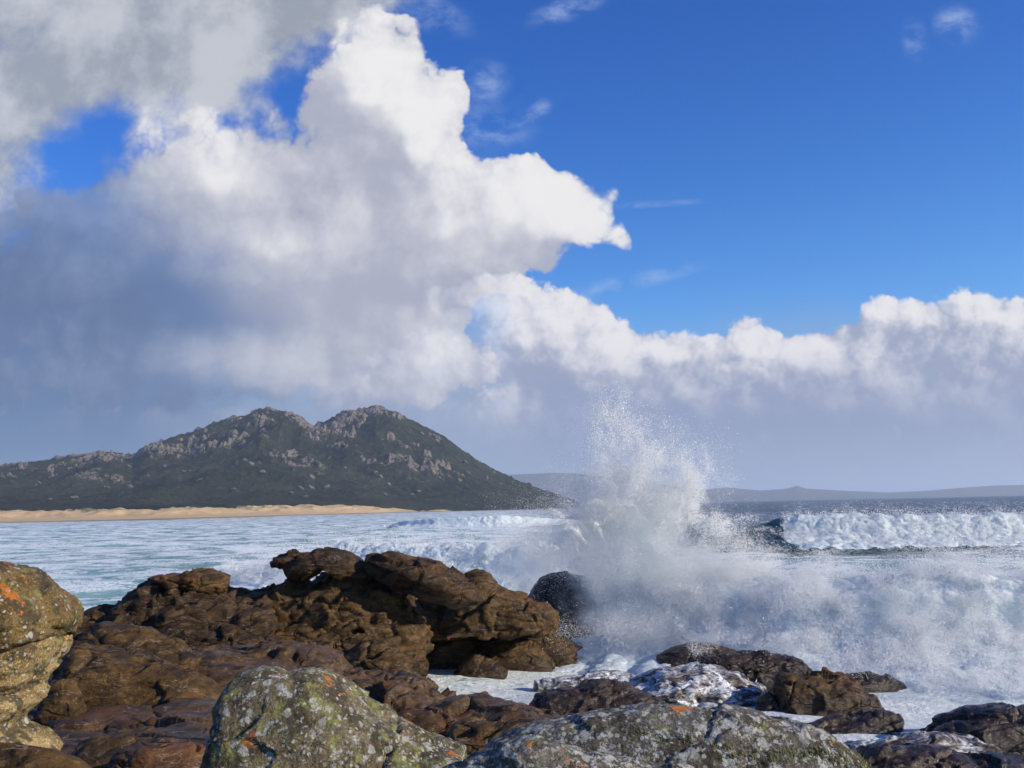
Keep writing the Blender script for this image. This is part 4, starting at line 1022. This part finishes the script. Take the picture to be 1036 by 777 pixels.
# mist torn off the waves
def wave_mist(pts, nr, face, n, thick, size, seed, up_=0.35, fmin=0.35, dens=0.25):
    idx = np.where(face > fmin)[0]
    k_ = _pr.choice(idx, n * 3)
    dist = np.minimum(_pr.exponential(thick, len(k_)), thick * 2.6)
    q = pts[k_] + nr[k_] * dist[:, None] + np.array([0, 0, 1.0]) * (dist * up_)[:, None] + _pr.normal(size=(len(k_), 3)) * 0.05
    dn = fbm(q / 0.9 + seed, 4, 0.6)
    keep = (_pr.rand(len(q)) < np.clip(dens + 0.9 * dn, 0.02, 1)) & (q[:, 2] > np.clip(0.25 * dist * 3, 0.05, 0.5))
    q = q[keep][:n]
    return q, size * _pr.lognormal(0, 0.35, len(q))
q, sz = wave_mist(nwp, nwn, nwf * (nwp[:, 0] < 20) * (nwp[:, 0] > 5.0), 560000, 0.26, 0.0085, 3.0)
q, sz = clear_of_rocks(q, sz)          # no mist hanging straight in front of the rocks at the foot of the wave
droplets('mist', q, sz, near_w, nwb)
q, sz = wave_mist(fwp, fwn, fwf, 110000, 0.40, 0.028, 5.0, fmin=0.6)
droplets('mist', q, sz, far_w, fwb)
q, sz = wave_mist(lwp, lwn, lwf, 90000, 0.34, 0.020, 7.0, fmin=0.6)
droplets('mist', q, sz, left_w, lwb)

# ------------------------------------------------------------------ the splash
def plume(lobes, n, size, seed, nscale, contrast, bias):
    """droplets scattered in soft lobes: px, py, distance, rx px, ry px, depth m, weight"""
    out = []
    wt_ = np.array([l[6] for l in lobes]); wt_ = wt_ / wt_.sum()
    for l, wgt in zip(lobes, wt_):
        k_ = int(n * wgt * 2.5)
        g = _pr.normal(size=(k_, 3)) * np.array([0.62, 0.62, 0.6])
        c = W(l[0], l[1], l[2]); m_ = l[2] / F
        lean = l[7] if len(l) > 7 else 0.0
        o = np.stack([c[0] + g[:, 0] * l[3] * m_ + lean * g[:, 1] * l[4] * m_, c[1] + g[:, 2] * l[5], c[2] + g[:, 1] * l[4] * m_], axis=1)
        dn = fbm(o / np.array([nscale, nscale, nscale * 1.35]) + seed, 5, 0.6)
        keep = _pr.rand(k_) < np.clip(bias + contrast * dn, 0.0, 1)
        out.append(o[keep][: int(n * wgt * 1.15)])
    o = np.concatenate(out); o = o[o[:, 2] > 0.05]
    return o, size * _pr.lognormal(0, 0.4, len(o))

DENSE = [(640, 560, 33.5, 58, 60, 1.3, 2.2), (655, 520, 33.5, 42, 42, 1.0, 1.1), (690, 585, 33.2, 60, 45, 1.2, 1.6), (610, 600, 33.6, 42, 42, 1.0, 1.0), (655, 625, 33.0, 70, 26, 1.1, 1.5),
         (760, 615, 32.0, 70, 36, 1.0, 1.4), (730, 570, 32.6, 40, 30, .9, .6), (840, 615, 31.0, 70, 30, .8, .8), (930, 620, 30.2, 70, 34, .8, .7), (1010, 625, 29.8, 60, 36, .8, .5)]
FINE = [(575, 560, 37.6, 50, 46, .7, 1.0), (535, 570, 39.0, 44, 36, .8, .8), (605, 540, 34.0, 40, 46, .8, .8), (650, 640, 32.0, 70, 16, .9, .6)]
AIRY = [(625, 478, 33.5, 30, 40, .9, 1.0), (618, 440, 33.5, 22, 32, .8, .40), (622, 415, 33.5, 14, 18, .6, .10), (665, 480, 33.4, 34, 34, .9, .9, 0.2), (695, 490, 33.3, 26, 34, .8, .55, 0.3), (715, 505, 33.2, 20, 34, .8, .25, 0.3),
        (600, 510, 33.8, 30, 36, .9, .6), (575, 540, 34.5, 30, 34, .9, .4), (720, 540, 33.0, 30, 28, .8, .4), (760, 565, 32.4, 26, 26, .7, .3), (655, 450, 33.5, 24, 26, .8, .25)]
sp_base = W(640, 655, 33.0); sp_base[2] = 0.0
splash = bpy.data.objects.new('splash', None); COL.objects.link(splash); splash.location = tuple(sp_base)
tag(splash, 'tall burst of white spray thrown up where the wave hits the rocks', 'splash')
q, sz = plume(DENSE, 450000, 0.0065, 2.0, 1.1, 0.9, 0.42)
q, sz = clear_of_rocks(q, sz)
droplets('mist', q, sz, splash, sp_base)
q, sz = plume(FINE, 260000, 0.0062, 4.0, 1.2, 0.7, 0.5)
droplets('haze_of_spray', q, sz, splash, sp_base)
q, sz = plume(AIRY, 150000, 0.0085, 6.0, 0.8, 1.6, 0.22)
droplets('spray', q, sz, splash, sp_base)
def jets(n, per):
    out = []
    for _ in range(n):
        px = 655 + 42 * _pr.normal(); c = W(px, 520 + 30 * _pr.rand() + 0.25 * abs(px - 645), 33.4 + 0.4 * _pr.normal())
        a = (px - 640) / 90.0 * 0.75 + 0.22 * _pr.normal(); v0 = 3.2 + 1.9 * _pr.rand()
        v = np.array([math.sin(a) * v0, -0.3 * _pr.rand() * v0, math.cos(a) * v0])
        t = (_pr.rand(per) ** 0.7) * (0.32 + 0.22 * _pr.rand())
        q_ = c + v * t[:, None] - np.array([0, 0, 4.9]) * (t ** 2)[:, None] + _pr.normal(size=(per, 3)) * (0.015 + 0.16 * t)[:, None]
        keep_ = fbm(q_ / 0.16 + 3.0, 3) > -0.12
        out.append(q_[keep_])
    return np.concatenate(out)
q = jets(70, 650)
droplets('jets', q, np.minimum(0.0105 * _pr.lognormal(0, 0.4, len(q)), 0.02), splash, sp_base)
q, sz = plume(AIRY + DENSE[:4], 9000, 0.013, 9.0, 0.7, 1.8, 0.2); sz = np.minimum(sz, 0.022)
droplets('droplets', q, sz, splash, sp_base)

# the finest mist inside the splash, as a real volume
def mist_body(lobes, dens, owner, base):
    bm = bmesh.new(); items = []
    for l in lobes:
        c = W(l[0], l[1], l[2]); m_ = l[2] / F
        rad = np.array([l[3] * m_, l[5], l[4] * m_]); items.append((c, rad, l[6]))
        g = bmesh.ops.create_icosphere(bm, subdivisions=3, radius=1.0)
        for v in g['verts']: v.co = Vector((v.co.x * rad[0] + c[0], v.co.y * rad[1] + c[1], max(0.03, v.co.z * rad[2] + c[2])))
    tm = bpy.data.meshes.new('tmp'); bm.to_mesh(tm); bm.free(); to = bpy.data.objects.new('tmp', tm); COL.objects.link(to)
    md = to.modifiers.new('r', 'REMESH'); md.mode = 'VOXEL'; md.voxel_size = 0.12
    dg = bpy.context.evaluated_depsgraph_get(); me = bpy.data.meshes.new_from_object(to.evaluated_get(dg))
    bpy.data.objects.remove(to); bpy.data.meshes.remove(tm)
    n = len(me.vertices); co = np.empty(n * 3, dtype=np.float32); me.vertices.foreach_get('co', co)
    me.vertices.foreach_set('co', (co.reshape(n, 3) - base).ravel().astype(np.float32)); me.update(); me.materials.clear()
    mt, k, out = new_mat('mist_volume')
    geo = k.node('ShaderNodeNewGeometry'); p = geo.outputs['Position']
    wv = k.noise(p, 0.9, 3, 0.6, out='Color')
    p2 = k.vmath('ADD', p, k.vmath('SCALE', k.vmath('SUBTRACT', wv, (0.5, 0.5, 0.5)), scale=0.9))
    acc = None
    for c, rad, wgt in items:
        f = k.ss(k.vmath('LENGTH', k.mapping(p2, tuple(c), (0, 0, 0), tuple(rad), 'TEXTURE')), 0.95, 0.15, 0.0, wgt)
        acc = f if acc is None else k.math('ADD', acc, f)
    nz = k.ss(k.noise(p, 1.5, 6, 0.62), 0.36, 0.66, 0.12, 1.0)
    pv = k.node('ShaderNodeVolumePrincipled'); pv.inputs['Color'].default_value = (0.972, 0.996, 0.992, 1); pv.inputs['Anisotropy'].default_value = 0.35
    k.put(pv.inputs['Density'], k.math('MULTIPLY', k.math('MULTIPLY', acc, nz), dens))
    k.l.new(pv.outputs[0], out.inputs['Volume'])
    mt.cycles.volume_step_rate = 1.0
    o = link('mist_body', me, mt, parent=owner); tag(o, kind='stuff')
MIST = [(640, 555, 33.5, 70, 80, 1.5, 1.0), (662, 520, 33.5, 48, 52, 1.1, .7), (690, 590, 33.2, 75, 55, 1.4, 1.0), (610, 605, 33.8, 55, 50, 1.1, .8), (628, 480, 33.5, 34, 48, .9, .3),
        (565, 570, 38.0, 56, 48, 1.1, .6), (525, 575, 39.5, 46, 40, 1.0, .5), (760, 612, 32.0, 80, 45, 1.1, .8), (655, 628, 32.8, 85, 30, 1.1, .8), (618, 622, 33.6, 48, 36, .9, .7),
        (835, 622, 30.6, 80, 44, 1.0, .6), (910, 628, 29.6, 80, 44, 1.0, .55), (985, 634, 29.0, 80, 44, 1.0, .55), (1065, 636, 28.6, 85, 46, 1.0, .55), (700, 650, 31.8, 80, 20, .8, .5)]
mist_body([l for l in MIST if l[0] < 800], 2.6, splash, sp_base)
mist_body([l for l in MIST if l[0] >= 800], 2.6, near_w, nwb)

# ------------------------------------------------------------------ sea air
def build_haze():
    bm = bmesh.new(); bmesh.ops.create_cube(bm, size=1.0)
    for v in bm.verts:
        v.co = Vector((v.co.x * 70000, v.co.y * 70000, -2.0 if v.co.z < 0 else 330.0))
    me = bpy.data.meshes.new('haze'); bm.to_mesh(me); bm.free()
    mt, k, out = new_mat('sea_haze')
    pv = k.node('ShaderNodeVolumePrincipled'); pv.inputs['Color'].default_value = (0.72, 0.84, 1.0, 1)
    pv.inputs['Density'].default_value = 0.00011; pv.inputs['Anisotropy'].default_value = 0.2
    k.l.new(pv.outputs[0], out.inputs['Volume'])
    o = link('haze', me, mt); tag(o, kind='stuff')
build_haze()

# ------------------------------------------------------------------ grass in the crack of the grey rock
def build_grass():
    o = bpy.data.objects['lichen_rock']; me = o.data
    n = len(me.vertices); co = np.empty(n * 3, dtype=np.float32); me.vertices.foreach_get('co', co); co = co.reshape(n, 3).astype(float) + np.array(o.location)
    d = co - CAM; dep = d @ fw
    px = 518 + F * (d @ rt) / dep; py = 388.5 - F * (d @ up) / dep
    line = np.interp(px, [600, 660, 720, 780, 830, 880], [738, 744, 756, 768, 762, 776])
    wgt = np.exp(-((py - line) / 6.0) ** 2) * ((px > 640) & (px < 890)) * (fbm(co / 0.06, 3) > -0.05)
    wgt = wgt * np.where(px > 760, 1.0, 0.45)
    k_ = _pr.choice(n, 1500, p=wgt / wgt.sum())
    v = []; f = []
    for i in k_:
        b = co[i] + _pr.normal(size=3) * 0.006; L = 0.010 + 0.022 * _pr.rand(); a = _pr.rand() * 6.28; wd = 0.0016
        dirx = np.array([math.cos(a), math.sin(a), 0]); bend = np.array([_pr.normal() * 0.5 - 0.3, _pr.normal() * 0.4, 0]) * L
        j = len(v)
        v += [b - dirx * wd, b + dirx * wd, b + np.array([0, 0, L * 0.6]) + bend * 0.35 + dirx * wd * 0.8, b + np.array([0, 0, L * 0.6]) + bend * 0.35 - dirx * wd * 0.8, b + np.array([0, 0, L]) + bend]
        f += [(j, j + 1, j + 2), (j, j + 2, j + 3), (j + 3, j + 2, j + 4)]
    mt, k, out = new_mat('rock_grass')
    geo = k.node('ShaderNodeNewGeometry')
    c = k.mix(k.noise(geo.outputs['Position'], 9.0, 3), (0.085, 0.10, 0.02), (0.22, 0.20, 0.06))
    b_ = principled(k, c, 0.7, None, 0.2); k.l.new(b_.outputs[0], out.inputs['Surface'])
    g = link('grass', mesh_np('grass', np.array(v), np.array(f)), mt); tag(g, 'short yellow green grass growing in the crack of the grey lichen rock', 'grass', kind='stuff')
build_grass()
